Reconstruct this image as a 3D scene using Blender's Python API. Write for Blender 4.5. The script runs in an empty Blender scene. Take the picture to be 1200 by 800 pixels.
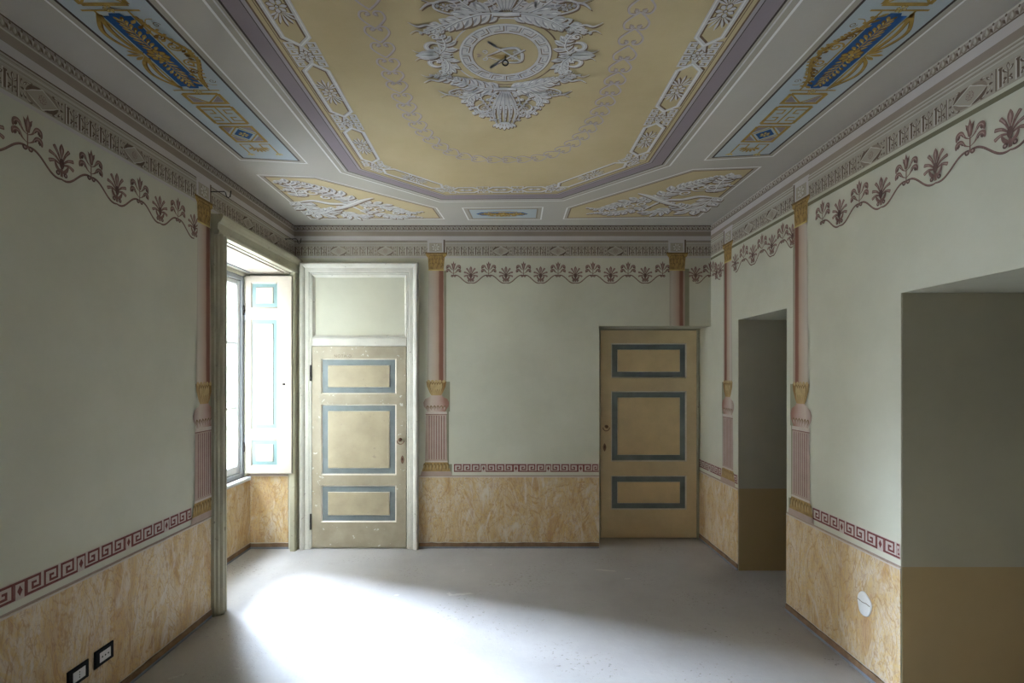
import bpy, bmesh, math, random
from mathutils import Matrix, Vector
from mathutils.geometry import tessellate_polygon

random.seed(7)
S = bpy.context.scene
COL = S.collection
PI = math.pi

# ------------------------------------------------------------------ camera
FPX = 605.0          # focal length in pixels (1200 wide)
EYE = 1.642          # eye height
VX, VY = 589.0, 440.0
D = 4.919            # back wall
W = 1.985            # half width of the room
H = 3.073            # ceiling height
FRONT = -0.34        # wall behind the camera
cam_d = bpy.data.cameras.new('camera')
cam = bpy.data.objects.new('camera', cam_d)
COL.objects.link(cam)
cam.location = (0, 0, EYE)
cam.rotation_euler = (PI / 2, 0, 0)
cam_d.sensor_width = 36.0
cam_d.lens = FPX * 36.0 / 1200.0
cam_d.shift_x = (600 - VX) / 1200.0
cam_d.shift_y = (VY - 400) / 1200.0
cam_d.clip_start = 0.02
S.camera = cam

# ------------------------------------------------------------------ light
world = bpy.data.worlds.new('sky')
S.world = world
world.use_nodes = True
wn = world.node_tree.nodes
wl = world.node_tree.links
bg = wn['Background']
bg.inputs[0].default_value = (0.77, 0.86, 1.0, 1)
bg.inputs[1].default_value = 46.0


def area(name, loc, rot, sx, sy, power=0, color=(1, 1, 1), portal=False):
    d = bpy.data.lights.new(name, 'AREA')
    d.shape = 'RECTANGLE'
    d.size = sx
    d.size_y = sy
    d.energy = power
    d.color = color
    d.cycles.is_portal = portal
    o = bpy.data.objects.new(name, d)
    o.location = loc
    o.rotation_euler = rot
    COL.objects.link(o)
    return o


# sky portal in the window opening (it only guides the sampling)
area('sky_portal', (-2.62, 4.26, 1.64), (0, -PI / 2, 0), 1.90, 1.12, portal=True)

# hazy sun high over the open end of the street: a broad soft disc
sd = bpy.data.lights.new('hazy_sun', 'SUN')
sd.energy = 100.0
sd.angle = math.radians(40)
sd.color = (0.70, 0.81, 1.0)
sun = bpy.data.objects.new('hazy_sun', sd)
AZ, EL = math.radians(33), math.radians(29)      # light travels towards +X and -Y
sdir = Vector((math.cos(EL) * math.cos(AZ), -math.cos(EL) * math.sin(AZ), -math.sin(EL)))
sun.rotation_euler = sdir.to_track_quat('-Z', 'Y').to_euler()
COL.objects.link(sun)

S.view_settings.view_transform = 'Standard'
S.view_settings.look = 'None'
S.view_settings.gamma = 1.0
S.view_settings.use_curve_mapping = False
S.view_settings.exposure = 0.66
S.cycles.max_bounces = 14
S.cycles.diffuse_bounces = 12
S.cycles.transparent_max_bounces = 12
S.cycles.use_denoising = True
S.cycles.sample_clamp_indirect = 6.0


# ------------------------------------------------------------------ materials
def nt(m):
    m.use_nodes = True
    t = m.node_tree
    return t, t.nodes, t.links, t.nodes['Principled BSDF']


MATS = {}


def plaster(name, col, var=0.06, rough=0.9, scale=2.2, bump=0.15, col2=None, fine=60, metal=0.0, chips=None):
    """painted plaster / paint with soft mottling and fine relief"""
    if name in MATS:
        return MATS[name]
    m = bpy.data.materials.new(name)
    t, n, l, b = nt(m)
    tc = n.new('ShaderNodeTexCoord')
    no = n.new('ShaderNodeTexNoise')
    no.inputs['Scale'].default_value = scale
    no.inputs['Detail'].default_value = 7
    no.inputs['Roughness'].default_value = 0.62
    l.new(tc.outputs['Object'], no.inputs['Vector'])
    r = n.new('ShaderNodeValToRGB')
    r.color_ramp.elements[0].position = 0.3
    r.color_ramp.elements[1].position = 0.7
    c2 = col2 or tuple(min(1, c * (1 + var)) for c in col)
    c1 = tuple(c * (1 - var) for c in col)
    r.color_ramp.elements[0].color = (*c1, 1)
    r.color_ramp.elements[1].color = (*c2, 1)
    l.new(no.outputs['Fac'], r.inputs['Fac'])
    out = r.outputs['Color']
    if chips:
        cn = n.new('ShaderNodeTexNoise')
        cn.inputs['Scale'].default_value = 26
        cn.inputs['Detail'].default_value = 5
        l.new(tc.outputs['Object'], cn.inputs['Vector'])
        cr = n.new('ShaderNodeValToRGB')
        cr.color_ramp.elements[0].position = 0.68
        cr.color_ramp.elements[1].position = 0.70
        l.new(cn.outputs['Fac'], cr.inputs['Fac'])
        mx = n.new('ShaderNodeMix')
        mx.data_type = 'RGBA'
        l.new(cr.outputs[0], mx.inputs['Factor'])
        l.new(out, mx.inputs['A'])
        mx.inputs['B'].default_value = (*chips, 1)
        out = mx.outputs['Result']
    l.new(out, b.inputs['Base Color'])
    b.inputs['Roughness'].default_value = rough
    b.inputs['Metallic'].default_value = metal
    if rough > 0.7:
        b.inputs['Specular IOR Level'].default_value = 0.2
    if bump:
        n2 = n.new('ShaderNodeTexNoise')
        n2.inputs['Scale'].default_value = fine
        n2.inputs['Detail'].default_value = 4
        l.new(tc.outputs['Object'], n2.inputs['Vector'])
        bp = n.new('ShaderNodeBump')
        bp.inputs['Strength'].default_value = bump
        bp.inputs['Distance'].default_value = 0.003
        l.new(n2.outputs['Fac'], bp.inputs['Height'])
        l.new(bp.outputs['Normal'], b.inputs['Normal'])
    MATS[name] = m
    return m


def gradient(name, stops, var=0.12):
    """paint blended across the width of a motif (trompe l'oeil modelling)"""
    m = bpy.data.materials.new(name)
    t, n, l, b = nt(m)
    tc = n.new('ShaderNodeTexCoord')
    sp = n.new('ShaderNodeSeparateXYZ')
    l.new(tc.outputs['Generated'], sp.inputs[0])
    r = n.new('ShaderNodeValToRGB')
    cr = r.color_ramp
    cr.elements[0].position = stops[0][0]
    cr.elements[0].color = (*stops[0][1], 1)
    cr.elements[1].position = stops[-1][0]
    cr.elements[1].color = (*stops[-1][1], 1)
    for p, c in stops[1:-1]:
        e = cr.elements.new(p)
        e.color = (*c, 1)
    no = n.new('ShaderNodeTexNoise')
    no.inputs['Scale'].default_value = 9
    no.inputs['Detail'].default_value = 6
    l.new(tc.outputs['Object'], no.inputs['Vector'])
    ad = n.new('ShaderNodeMath')
    ad.operation = 'MULTIPLY_ADD'
    ad.inputs[1].default_value = var
    l.new(no.outputs['Fac'], ad.inputs[0])
    ad2 = n.new('ShaderNodeMath')
    ad2.operation = 'SUBTRACT'
    l.new(sp.outputs['X'], ad2.inputs[0])
    ad2.inputs[1].default_value = var / 2
    l.new(ad2.outputs[0], ad.inputs[2])
    l.new(ad.outputs[0], r.inputs['Fac'])
    l.new(r.outputs['Color'], b.inputs['Base Color'])
    b.inputs['Roughness'].default_value = 0.9
    b.inputs['Specular IOR Level'].default_value = 0.2
    MATS[name] = m
    return m


def marble(name, tint=(1, 1, 1)):
    m = bpy.data.materials.new(name)
    t, n, l, b = nt(m)
    tc = n.new('ShaderNodeTexCoord')
    oi = n.new('ShaderNodeObjectInfo')
    mp = n.new('ShaderNodeMapping')
    mp.inputs['Scale'].default_value = (2.4, 0.85, 1)
    mp.inputs['Rotation'].default_value = (0, 0, -0.13)
    l.new(tc.outputs['Object'], mp.inputs['Vector'])
    cm = n.new('ShaderNodeCombineXYZ')
    mu = n.new('ShaderNodeMath')
    mu.operation = 'MULTIPLY'
    mu.inputs[1].default_value = 23.0
    l.new(oi.outputs['Random'], mu.inputs[0])
    l.new(mu.outputs[0], cm.inputs[0])
    l.new(mu.outputs[0], cm.inputs[1])
    l.new(cm.outputs[0], mp.inputs['Location'])

    def noise(scale, detail, dist, src=mp.outputs[0], rough=0.55):
        k = n.new('ShaderNodeTexNoise')
        k.inputs['Scale'].default_value = scale
        k.inputs['Detail'].default_value = detail
        k.inputs['Distortion'].default_value = dist
        k.inputs['Roughness'].default_value = rough
        l.new(src, k.inputs['Vector'])
        return k.outputs['Fac']

    def ramp(src, stops):
        r = n.new('ShaderNodeValToRGB')
        cr = r.color_ramp
        cr.elements[0].position, cr.elements[1].position = stops[0][0], stops[-1][0]
        cr.elements[0].color = (*stops[0][1], 1)
        cr.elements[1].color = (*stops[-1][1], 1)
        for p, c in stops[1:-1]:
            cr.elements.new(p).color = (*c, 1)
        l.new(src, r.inputs['Fac'])
        return r.outputs['Color']

    base = ramp(noise(1.5, 9, 2.2), [(0.26, (0.50, 0.29, 0.13)), (0.40, (0.58, 0.39, 0.19)), (0.5, (0.63, 0.47, 0.27)),
                                     (0.58, (0.68, 0.55, 0.38)), (0.66, (0.60, 0.44, 0.29)), (0.78, (0.56, 0.38, 0.19))])

    def mixc(fac, a, col, k):
        x = n.new('ShaderNodeMix')
        x.data_type = 'RGBA'
        mm = n.new('ShaderNodeMath')
        mm.operation = 'MULTIPLY'
        mm.inputs[1].default_value = k
        l.new(fac, mm.inputs[0])
        l.new(mm.outputs[0], x.inputs['Factor'])
        l.new(a, x.inputs['A'])
        x.inputs['B'].default_value = (*col, 1)
        return x.outputs['Result']

    bw = ((0, 0, 0), (1, 1, 1))
    vein = ramp(noise(1.9, 3, 3.0), [(0.47, bw[0]), (0.5, bw[1]), (0.53, bw[0])])
    c = mixc(vein, base, (0.44, 0.23, 0.06), 0.75)
    vein2 = ramp(noise(6.5, 3, 3.4), [(0.47, bw[0]), (0.5, bw[1]), (0.53, bw[0])])
    c = mixc(vein2, c, (0.34, 0.17, 0.10), 0.55)
    vein4 = ramp(noise(4.1, 2, 4.0), [(0.44, bw[0]), (0.5, bw[1]), (0.56, bw[0])])
    c = mixc(vein4, c, (0.70, 0.44, 0.10), 0.5)
    pale = ramp(noise(3.2, 5, 2.2), [(0.56, bw[0]), (0.72, bw[1])])
    c = mixc(pale, c, (0.72, 0.65, 0.55), 0.8)
    sp_ = ramp(noise(38, 6, 0.4), [(0.60, bw[0]), (0.75, bw[1])])
    c = mixc(sp_, c, (0.42, 0.26, 0.17), 0.45)
    hs = n.new('ShaderNodeHueSaturation')
    hs.inputs['Saturation'].default_value = 0.92
    hs.inputs['Value'].default_value = 0.88
    l.new(c, hs.inputs['Color'])
    l.new(hs.outputs[0], b.inputs['Base Color'])
    b.inputs['Roughness'].default_value = 0.62
    b.inputs['Specular IOR Level'].default_value = 0.3
    bp = n.new('ShaderNodeBump')
    bp.inputs['Strength'].default_value = 0.12
    bp.inputs['Distance'].default_value = 0.002
    l.new(noise(30, 5, 0), bp.inputs['Height'])
    l.new(bp.outputs['Normal'], b.inputs['Normal'])
    MATS[name] = m
    return m


def floor_mat():
    m = bpy.data.materials.new('dusty_screed')
    t, n, l, b = nt(m)
    tc = n.new('ShaderNodeTexCoord')

    def noise(scale, detail, rough=0.6):
        k = n.new('ShaderNodeTexNoise')
        k.inputs['Scale'].default_value = scale
        k.inputs['Detail'].default_value = detail
        k.inputs['Roughness'].default_value = rough
        l.new(tc.outputs['Object'], k.inputs['Vector'])
        return k.outputs['Fac']
    r = n.new('ShaderNodeValToRGB')
    r.color_ramp.elements[0].position = 0.3
    r.color_ramp.elements[1].position = 0.7
    r.color_ramp.elements[0].color = (0.345, 0.325, 0.31, 1)
    r.color_ramp.elements[1].color = (0.415, 0.395, 0.38, 1)
    l.new(noise(1.6, 9, 0.65), r.inputs['Fac'])
    # pits: only where a broad noise allows them
    pit = n.new('ShaderNodeValToRGB')
    pit.color_ramp.elements[0].position = 0.60
    pit.color_ramp.elements[1].position = 0.64
    l.new(noise(42, 3, 0.6), pit.inputs['Fac'])
    zone = n.new('ShaderNodeValToRGB')
    zone.color_ramp.elements[0].position = 0.50
    zone.color_ramp.elements[1].position = 0.60
    l.new(noise(1.9, 4, 0.6), zone.inputs['Fac'])
    mu = n.new('ShaderNodeMath')
    mu.operation = 'MULTIPLY'
    l.new(pit.outputs[0], mu.inputs[0])
    l.new(zone.outputs[0], mu.inputs[1])
    x = n.new('ShaderNodeMix')
    x.data_type = 'RGBA'
    l.new(mu.outputs[0], x.inputs['Factor'])
    l.new(r.outputs[0], x.inputs['A'])
    x.inputs['B'].default_value = (0.25, 0.23, 0.21, 1)
    # pale dusty scuffs
    sc = n.new('ShaderNodeValToRGB')
    sc.color_ramp.elements[0].position = 0.66
    sc.color_ramp.elements[1].position = 0.74
    l.new(noise(7, 6, 0.7), sc.inputs['Fac'])
    y = n.new('ShaderNodeMix')
    y.data_type = 'RGBA'
    l.new(sc.outputs[0], y.inputs['Factor'])
    l.new(x.outputs['Result'], y.inputs['A'])
    y.inputs['B'].default_value = (0.55, 0.53, 0.50, 1)
    l.new(y.outputs['Result'], b.inputs['Base Color'])
    b.inputs['Roughness'].default_value = 0.62
    b.inputs['Specular IOR Level'].default_value = 0.35
    bp = n.new('ShaderNodeBump')
    bp.inputs['Strength'].default_value = 0.6
    bp.inputs['Distance'].default_value = 0.006
    sub = n.new('ShaderNodeMath')
    sub.operation = 'SUBTRACT'
    l.new(noise(14, 8, 0.6), sub.inputs[0])
    l.new(mu.outputs[0], sub.inputs[1])
    l.new(sub.outputs[0], bp.inputs['Height'])
    l.new(bp.outputs['Normal'], b.inputs['Normal'])
    MATS['floor'] = m
    return m


def glass():
    m = bpy.data.materials.new('window_glass')
    t, n, l, b = nt(m)
    tr = n.new('ShaderNodeBsdfTransparent')
    tr.inputs[0].default_value = (0.95, 0.97, 0.97, 1)
    gl = n.new('ShaderNodeBsdfGlossy')
    gl.inputs['Roughness'].default_value = 0.03
    lw = n.new('ShaderNodeLayerWeight')
    lw.inputs[0].default_value = 0.5
    pw = n.new('ShaderNodeMath')
    pw.operation = 'POWER'
    pw.inputs[1].default_value = 5.0
    l.new(lw.outputs['Facing'], pw.inputs[0])
    fr = n.new('ShaderNodeMath')
    fr.operation = 'MULTIPLY_ADD'
    fr.inputs[1].default_value = 0.5
    fr.inputs[2].default_value = 0.03
    l.new(pw.outputs[0], fr.inputs[0])
    mx = n.new('ShaderNodeMixShader')
    l.new(fr.outputs[0], mx.inputs[0])
    l.new(tr.outputs[0], mx.inputs[1])
    l.new(gl.outputs[0], mx.inputs[2])
    l.new(mx.outputs[0], n['Material Output'].inputs[0])
    MATS['glass'] = m
    return m


M_WALL = plaster('sage_wall', (0.535, 0.525, 0.42), 0.05, scale=1.3, col2=(0.605, 0.59, 0.485))
M_JAMB = plaster('jamb_green', (0.47, 0.44, 0.345), 0.08, scale=1.5)
M_JDADO = plaster('jamb_ochre', (0.46, 0.345, 0.19), 0.06, scale=1.5)
M_CEIL = plaster('ceiling_grey', (0.46, 0.43, 0.385), 0.06, scale=1.2)
M_CEIL2 = plaster('ceiling_border_grey', (0.36, 0.335, 0.33), 0.05, scale=1.2)
M_PURP = plaster('ceiling_purple', (0.275, 0.23, 0.25), 0.06, scale=1.5)
M_PURPL = plaster('ceiling_lilac', (0.40, 0.35, 0.38), 0.05)
M_YEL = plaster('ceiling_yellow', (0.50, 0.40, 0.225), 0.06, scale=1.2, col2=(0.58, 0.475, 0.285))
M_SKY = plaster('panel_pale_blue', (0.43, 0.485, 0.52), 0.05)
M_BLUE = plaster('panel_blue', (0.022, 0.085, 0.24), 0.12, scale=14)
M_GOLD = plaster('gold_paint', (0.36, 0.235, 0.065), 0.25, scale=30)
M_GOLDD = plaster('gold_paint_dark', (0.16, 0.085, 0.02), 0.2, scale=30)
M_GOLDL = plaster('gold_paint_light', (0.54, 0.42, 0.16), 0.15, scale=30)
M_WHT = plaster('relief_white', (0.62, 0.60, 0.60), 0.10, scale=30)
M_WHTL = plaster('relief_highlight', (0.80, 0.79, 0.78), 0.05, scale=30)
M_GRY = plaster('relief_grey', (0.33, 0.32, 0.34), 0.12, scale=30)
M_BRN = plaster('relief_brown', (0.17, 0.11, 0.07), 0.15, scale=30)
M_DRK = plaster('painted_dark_line', (0.06, 0.045, 0.04), 0.15, scale=30)
M_LIL = plaster('heart_lilac', (0.47, 0.41, 0.41), 0.1, scale=30)
M_LILD = plaster('heart_shade', (0.33, 0.25, 0.21), 0.1, scale=30)
M_ORG = plaster('ochre_edge', (0.36, 0.25, 0.10), 0.1, scale=30)
M_RED = plaster('palmette_red', (0.225, 0.135, 0.115), 0.22, scale=35)
M_REDD = plaster('palmette_dark', (0.14, 0.085, 0.072), 0.2, scale=35)
M_REDL = plaster('palmette_light', (0.37, 0.265, 0.23), 0.15, scale=35)
M_KEY = plaster('meander_red', (0.17, 0.055, 0.05), 0.2, scale=35)
M_KEYL = plaster('meander_pink', (0.50, 0.42, 0.37), 0.1, scale=35)
M_FRG = plaster('frieze_ground', (0.37, 0.33, 0.27), 0.08, scale=6)
M_FRD = plaster('frieze_dark', (0.14, 0.10, 0.075), 0.2, scale=30)
M_FRL = plaster('frieze_light', (0.54, 0.50, 0.44), 0.08, scale=30)
M_FRM = plaster('frieze_mid', (0.26, 0.215, 0.17), 0.12, scale=30)
M_BND1 = plaster('cornice_brown', (0.30, 0.25, 0.205), 0.08, scale=3)
M_BND2 = plaster('cornice_pale', (0.52, 0.48, 0.47), 0.05, scale=3)
M_BND3 = plaster('cornice_beige', (0.40, 0.365, 0.31), 0.06, scale=3)
M_BND4 = plaster('cornice_leaf_ground', (0.36, 0.31, 0.28), 0.08, scale=5)
M_OLV = plaster('painted_olive_shadow', (0.17, 0.155, 0.10), 0.1, scale=5)
M_SHAD = plaster('painted_column_shade', (0.25, 0.24, 0.165), 0.1, scale=5)
M_CAP = plaster('capital_gold', (0.31, 0.20, 0.075), 0.30, scale=28)
M_CAPD = plaster('capital_gold_dark', (0.17, 0.105, 0.04), 0.2, scale=28)
M_PINK = plaster('column_pink', (0.40, 0.30, 0.25), 0.10, scale=6)
M_PINKD = plaster('column_flute_dark', (0.22, 0.11, 0.09), 0.15, scale=20)
M_PINKL = plaster('column_flute_light', (0.54, 0.46, 0.40), 0.08, scale=20)
PK = (0.50, 0.38, 0.32)
M_SHAFT = gradient('column_shaft_paint', [(0, (0.40, 0.36, 0.29)), (0.15, (0.51, 0.45, 0.38)), (0.45, (0.47, 0.36, 0.28)),
                                          (0.60, (0.40, 0.28, 0.21)), (0.68, (0.21, 0.095, 0.065)), (0.86, (0.20, 0.09, 0.06)),
                                          (0.9, (0.40, 0.31, 0.25)), (1, (0.34, 0.28, 0.22))], 0.06)
M_BALL = gradient('column_bulb_paint', [(0, (0.34, 0.24, 0.20)), (0.3, (0.55, 0.45, 0.39)), (0.65, (0.44, 0.30, 0.25)),
                                        (0.85, (0.30, 0.15, 0.11)), (1, (0.24, 0.13, 0.10))], 0.2)
M_CUP = gradient('column_cup_paint', [(0, (0.29, 0.19, 0.08)), (0.35, (0.47, 0.33, 0.16)), (0.7, (0.36, 0.23, 0.10)),
                                      (1, (0.20, 0.10, 0.03))], 0.25)
M_CUPL = plaster('cup_ochre', (0.43, 0.31, 0.15), 0.15, scale=28)
M_FRAME = plaster('old_white_paint', (0.60, 0.575, 0.51), 0.12, rough=0.55, scale=5, bump=0.2, fine=25, chips=(0.40, 0.36, 0.31))
M_CASE = plaster('olive_casing_paint', (0.37, 0.345, 0.25), 0.14, rough=0.6, scale=4, bump=0.2, fine=25, chips=(0.24, 0.21, 0.15))
M_DOOR = plaster('door_ochre', (0.66, 0.51, 0.30), 0.10, rough=0.5, scale=3, bump=0.15, col2=(0.72, 0.575, 0.35), fine=20)
M_DOORP = plaster('door_field_ochre', (0.69, 0.53, 0.30), 0.10, rough=0.5, scale=4, bump=0.12, fine=20)
M_DOORG = plaster('door_worn_drab', (0.315, 0.265, 0.185), 0.14, rough=0.5, scale=4, bump=0.2, col2=(0.40, 0.345, 0.25), fine=20, chips=(0.55, 0.52, 0.45))
M_DOORGP = plaster('door_worn_field', (0.37, 0.31, 0.205), 0.14, rough=0.5, scale=5, bump=0.2, fine=20, chips=(0.30, 0.25, 0.18))
M_DOORB = plaster('door_slate_blue', (0.145, 0.17, 0.175), 0.18, rough=0.5, scale=8, bump=0.15, fine=20)
M_DOORE = plaster('door_pale_edge', (0.66, 0.60, 0.50), 0.1, rough=0.5, scale=8)
M_SHUT = plaster('shutter_cream', (0.43, 0.375, 0.31), 0.06, rough=0.5, scale=3, bump=0.1)
M_SHUTP = plaster('shutter_field', (0.46, 0.41, 0.34), 0.06, rough=0.5, scale=3, bump=0.1)
M_SHUTB = plaster('shutter_teal', (0.15, 0.235, 0.235), 0.1, rough=0.5, scale=6, bump=0.1)
M_WIN = plaster('window_white', (0.66, 0.67, 0.68), 0.06, rough=0.45, scale=4, bump=0.05)
M_WING = plaster('window_grey', (0.30, 0.31, 0.33), 0.08, rough=0.5, scale=4, bump=0.05)
M_IRON = plaster('dark_iron', (0.035, 0.03, 0.028), 0.2, rough=0.5, scale=20, metal=0.6)
M_BRASS = plaster('tarnished_brass', (0.20, 0.11, 0.07), 0.3, rough=0.4, scale=40, metal=0.7)
M_BLACK = plaster('black_plastic', (0.008, 0.008, 0.009), 0.05, rough=0.75, bump=0)
M_WPL = plaster('white_plastic', (0.62, 0.62, 0.64), 0.02, rough=0.4, bump=0)
M_GYP = plaster('white_gypsum', (0.74, 0.73, 0.71), 0.05, scale=20)
M_SKB = plaster('skirting_brown', (0.20, 0.125, 0.075), 0.35, scale=12)
M_SKG = plaster('skirting_gap_grey', (0.20, 0.22, 0.26), 0.15, scale=12)
M_STUC = plaster('facade_stucco', (0.30, 0.27, 0.23), 0.08, scale=1)
M_ROAD = plaster('street_paving', (0.42, 0.41, 0.39), 0.1, scale=1)
M_PLAIN = plaster('hall_plaster', (0.36, 0.35, 0.30), 0.05, scale=1)
M_MARB = marble('ochre_faux_marble')
M_FLOOR = floor_mat()
M_GLASS = glass()


# ------------------------------------------------------------------ object helpers
def link(name, me, parent=None, mw=None):
    o = bpy.data.objects.new(name, me)
    COL.objects.link(o)
    if parent:
        o.parent = parent
    if mw is not None:
        if parent:
            o.matrix_local = mw
        else:
            o.matrix_world = mw
    return o


def structure(o):
    o['kind'] = 'structure'
    return o


def tag(o, label, cat, group=None):
    o['label'] = label
    o['category'] = cat
    if group:
        o['group'] = group
    return o


class Geo:
    """solid geometry in a local frame (x right, y up, z out of the wall)"""

    def __init__(self):
        self.v, self.f, self.mi, self.mats = [], [], [], []

    def m(self, mat):
        if mat not in self.mats:
            self.mats.append(mat)
        return self.mats.index(mat)

    def box(self, a, b, mat, bev=0.0):
        x0, x1 = sorted((a[0], b[0]))
        y0, y1 = sorted((a[1], b[1]))
        z0, z1 = sorted((a[2], b[2]))
        i = len(self.v)
        k = self.m(mat)
        if bev <= 0:
            self.v += [(x0, y0, z0), (x1, y0, z0), (x1, y1, z0), (x0, y1, z0),
                       (x0, y0, z1), (x1, y0, z1), (x1, y1, z1), (x0, y1, z1)]
            fs = [(3, 2, 1, 0), (4, 5, 6, 7), (0, 1, 5, 4), (1, 2, 6, 5), (2, 3, 7, 6), (3, 0, 4, 7)]
        else:       # chamfer round the +z face
            c = bev
            self.v += [(x0, y0, z0), (x1, y0, z0), (x1, y1, z0), (x0, y1, z0),
                       (x0, y0, z1 - c), (x1, y0, z1 - c), (x1, y1, z1 - c), (x0, y1, z1 - c),
                       (x0 + c, y0 + c, z1), (x1 - c, y0 + c, z1), (x1 - c, y1 - c, z1), (x0 + c, y1 - c, z1)]
            fs = [(3, 2, 1, 0), (8, 9, 10, 11), (0, 1, 5, 4), (1, 2, 6, 5), (2, 3, 7, 6), (3, 0, 4, 7),
                  (4, 5, 9, 8), (5, 6, 10, 9), (6, 7, 11, 10), (7, 4, 8, 11)]
        for f in fs:
            self.f.append(tuple(i + q for q in f))
            self.mi.append(k)
        return self

    def ring_profile(self, rect, prof, mat, mats=None):
        """mitred moulding round a rectangle; prof = [(inset, z), ...]"""
        x0, y0, x1, y1 = rect
        i0 = len(self.v)
        for ins, z in prof:
            self.v += [(x0 + ins, y0 + ins, z), (x1 - ins, y0 + ins, z), (x1 - ins, y1 - ins, z), (x0 + ins, y1 - ins, z)]
        for j in range(len(prof) - 1):
            k = self.m(mats[j] if mats else mat)
            for q in range(4):
                a, b = i0 + 4 * j + q, i0 + 4 * j + (q + 1) % 4
                self.f.append((a, b, b + 4, a + 4))
                self.mi.append(k)
        return self

    def sweep(self, path, prof, mat, normal=(0, 0, 1)):
        """open mitred moulding along a 2-D path (x, y); prof = [(offset to the left of travel, z)]"""
        n = len(path)
        i0 = len(self.v)
        for i, p in enumerate(path):
            def nrm(a, b):
                dx, dy = b[0] - a[0], b[1] - a[1]
                L = math.hypot(dx, dy)
                return (-dy / L, dx / L)
            if i == 0:
                nn, s = nrm(path[0], path[1]), 1
            elif i == n - 1:
                nn, s = nrm(path[-2], path[-1]), 1
            else:
                a, b = nrm(path[i - 1], p), nrm(p, path[i + 1])
                sx, sy = a[0] + b[0], a[1] + b[1]
                L = math.hypot(sx, sy)
                nn = (sx / L, sy / L)
                s = 1 / max(0.2, nn[0] * a[0] + nn[1] * a[1])
            for off, z in prof:
                self.v.append((p[0] + nn[0] * off * s, p[1] + nn[1] * off * s, z))
        k = self.m(mat)
        c = len(prof)
        for i in range(n - 1):
            for j in range(c - 1):
                a = i0 + i * c + j
                self.f.append((a, a + c, a + c + 1, a + 1))
                self.mi.append(k)
        for i in (0, n - 1):
            self.f.append(tuple(i0 + i * c + j for j in range(c)))
            self.mi.append(k)
        return self

    def tube(self, pts, r, mat, seg=8, closed=False):
        pts = [Vector(p) for p in pts]
        n = len(pts)
        i0 = len(self.v)
        up = Vector((0.31, 0.17, 0.93)).normalized()
        for i, p in enumerate(pts):
            if closed:
                t = pts[(i + 1) % n] - pts[i - 1]
            else:
                t = pts[min(i + 1, n - 1)] - pts[max(i - 1, 0)]
            t.normalize()
            a = t.cross(up).normalized()
            b = t.cross(a).normalized()
            rr = r[i] if isinstance(r, (list, tuple)) else r
            for s in range(seg):
                an = 2 * PI * s / seg
                self.v.append(tuple(p + a * math.cos(an) * rr + b * math.sin(an) * rr))
        k = self.m(mat)
        for i in range(n if closed else n - 1):
            for s in range(seg):
                a = i0 + i * seg + s
                b = i0 + i * seg + (s + 1) % seg
                c = i0 + ((i + 1) % n) * seg + (s + 1) % seg
                d = i0 + ((i + 1) % n) * seg + s
                self.f.append((a, b, c, d))
                self.mi.append(k)
        if not closed:
            self.f.append(tuple(i0 + s for s in range(seg)))
            self.f.append(tuple(i0 + (n - 1) * seg + s for s in reversed(range(seg))))
            self.mi += [k, k]
        return self

    def lathe(self, prof, mat, c=(0, 0, 0), seg=20, axis='z'):
        """prof [(r, h)] round the z axis (out of the wall)"""
        i0 = len(self.v)
        for r, h in prof:
            for s in range(seg):
                an = 2 * PI * s / seg
                self.v.append((c[0] + r * math.cos(an), c[1] + r * math.sin(an), c[2] + h))
        k = self.m(mat)
        for i in range(len(prof) - 1):
            for s in range(seg):
                a, b = i0 + i * seg + s, i0 + i * seg + (s + 1) % seg
                self.f.append((a, b, b + seg, a + seg))
                self.mi.append(k)
        self.f.append(tuple(i0 + (len(prof) - 1) * seg + s for s in range(seg)))
        self.f.append(tuple(i0 + s for s in reversed(range(seg))))
        self.mi += [k, k]
        return self

    def mesh(self, name, smooth=False):
        me = bpy.data.meshes.new(name)
        me.from_pydata(self.v, [], self.f)
        for m in self.mats:
            me.materials.append(m)
        me.polygons.foreach_set('material_index', self.mi)
        if smooth:
            me.polygons.foreach_set('use_smooth', [True] * len(self.f))
        me.update()
        return me

    def build(self, name, parent=None, mw=None, smooth=False):
        return link(name, self.mesh(name, smooth), parent, mw)


STEP = 0.0007


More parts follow.
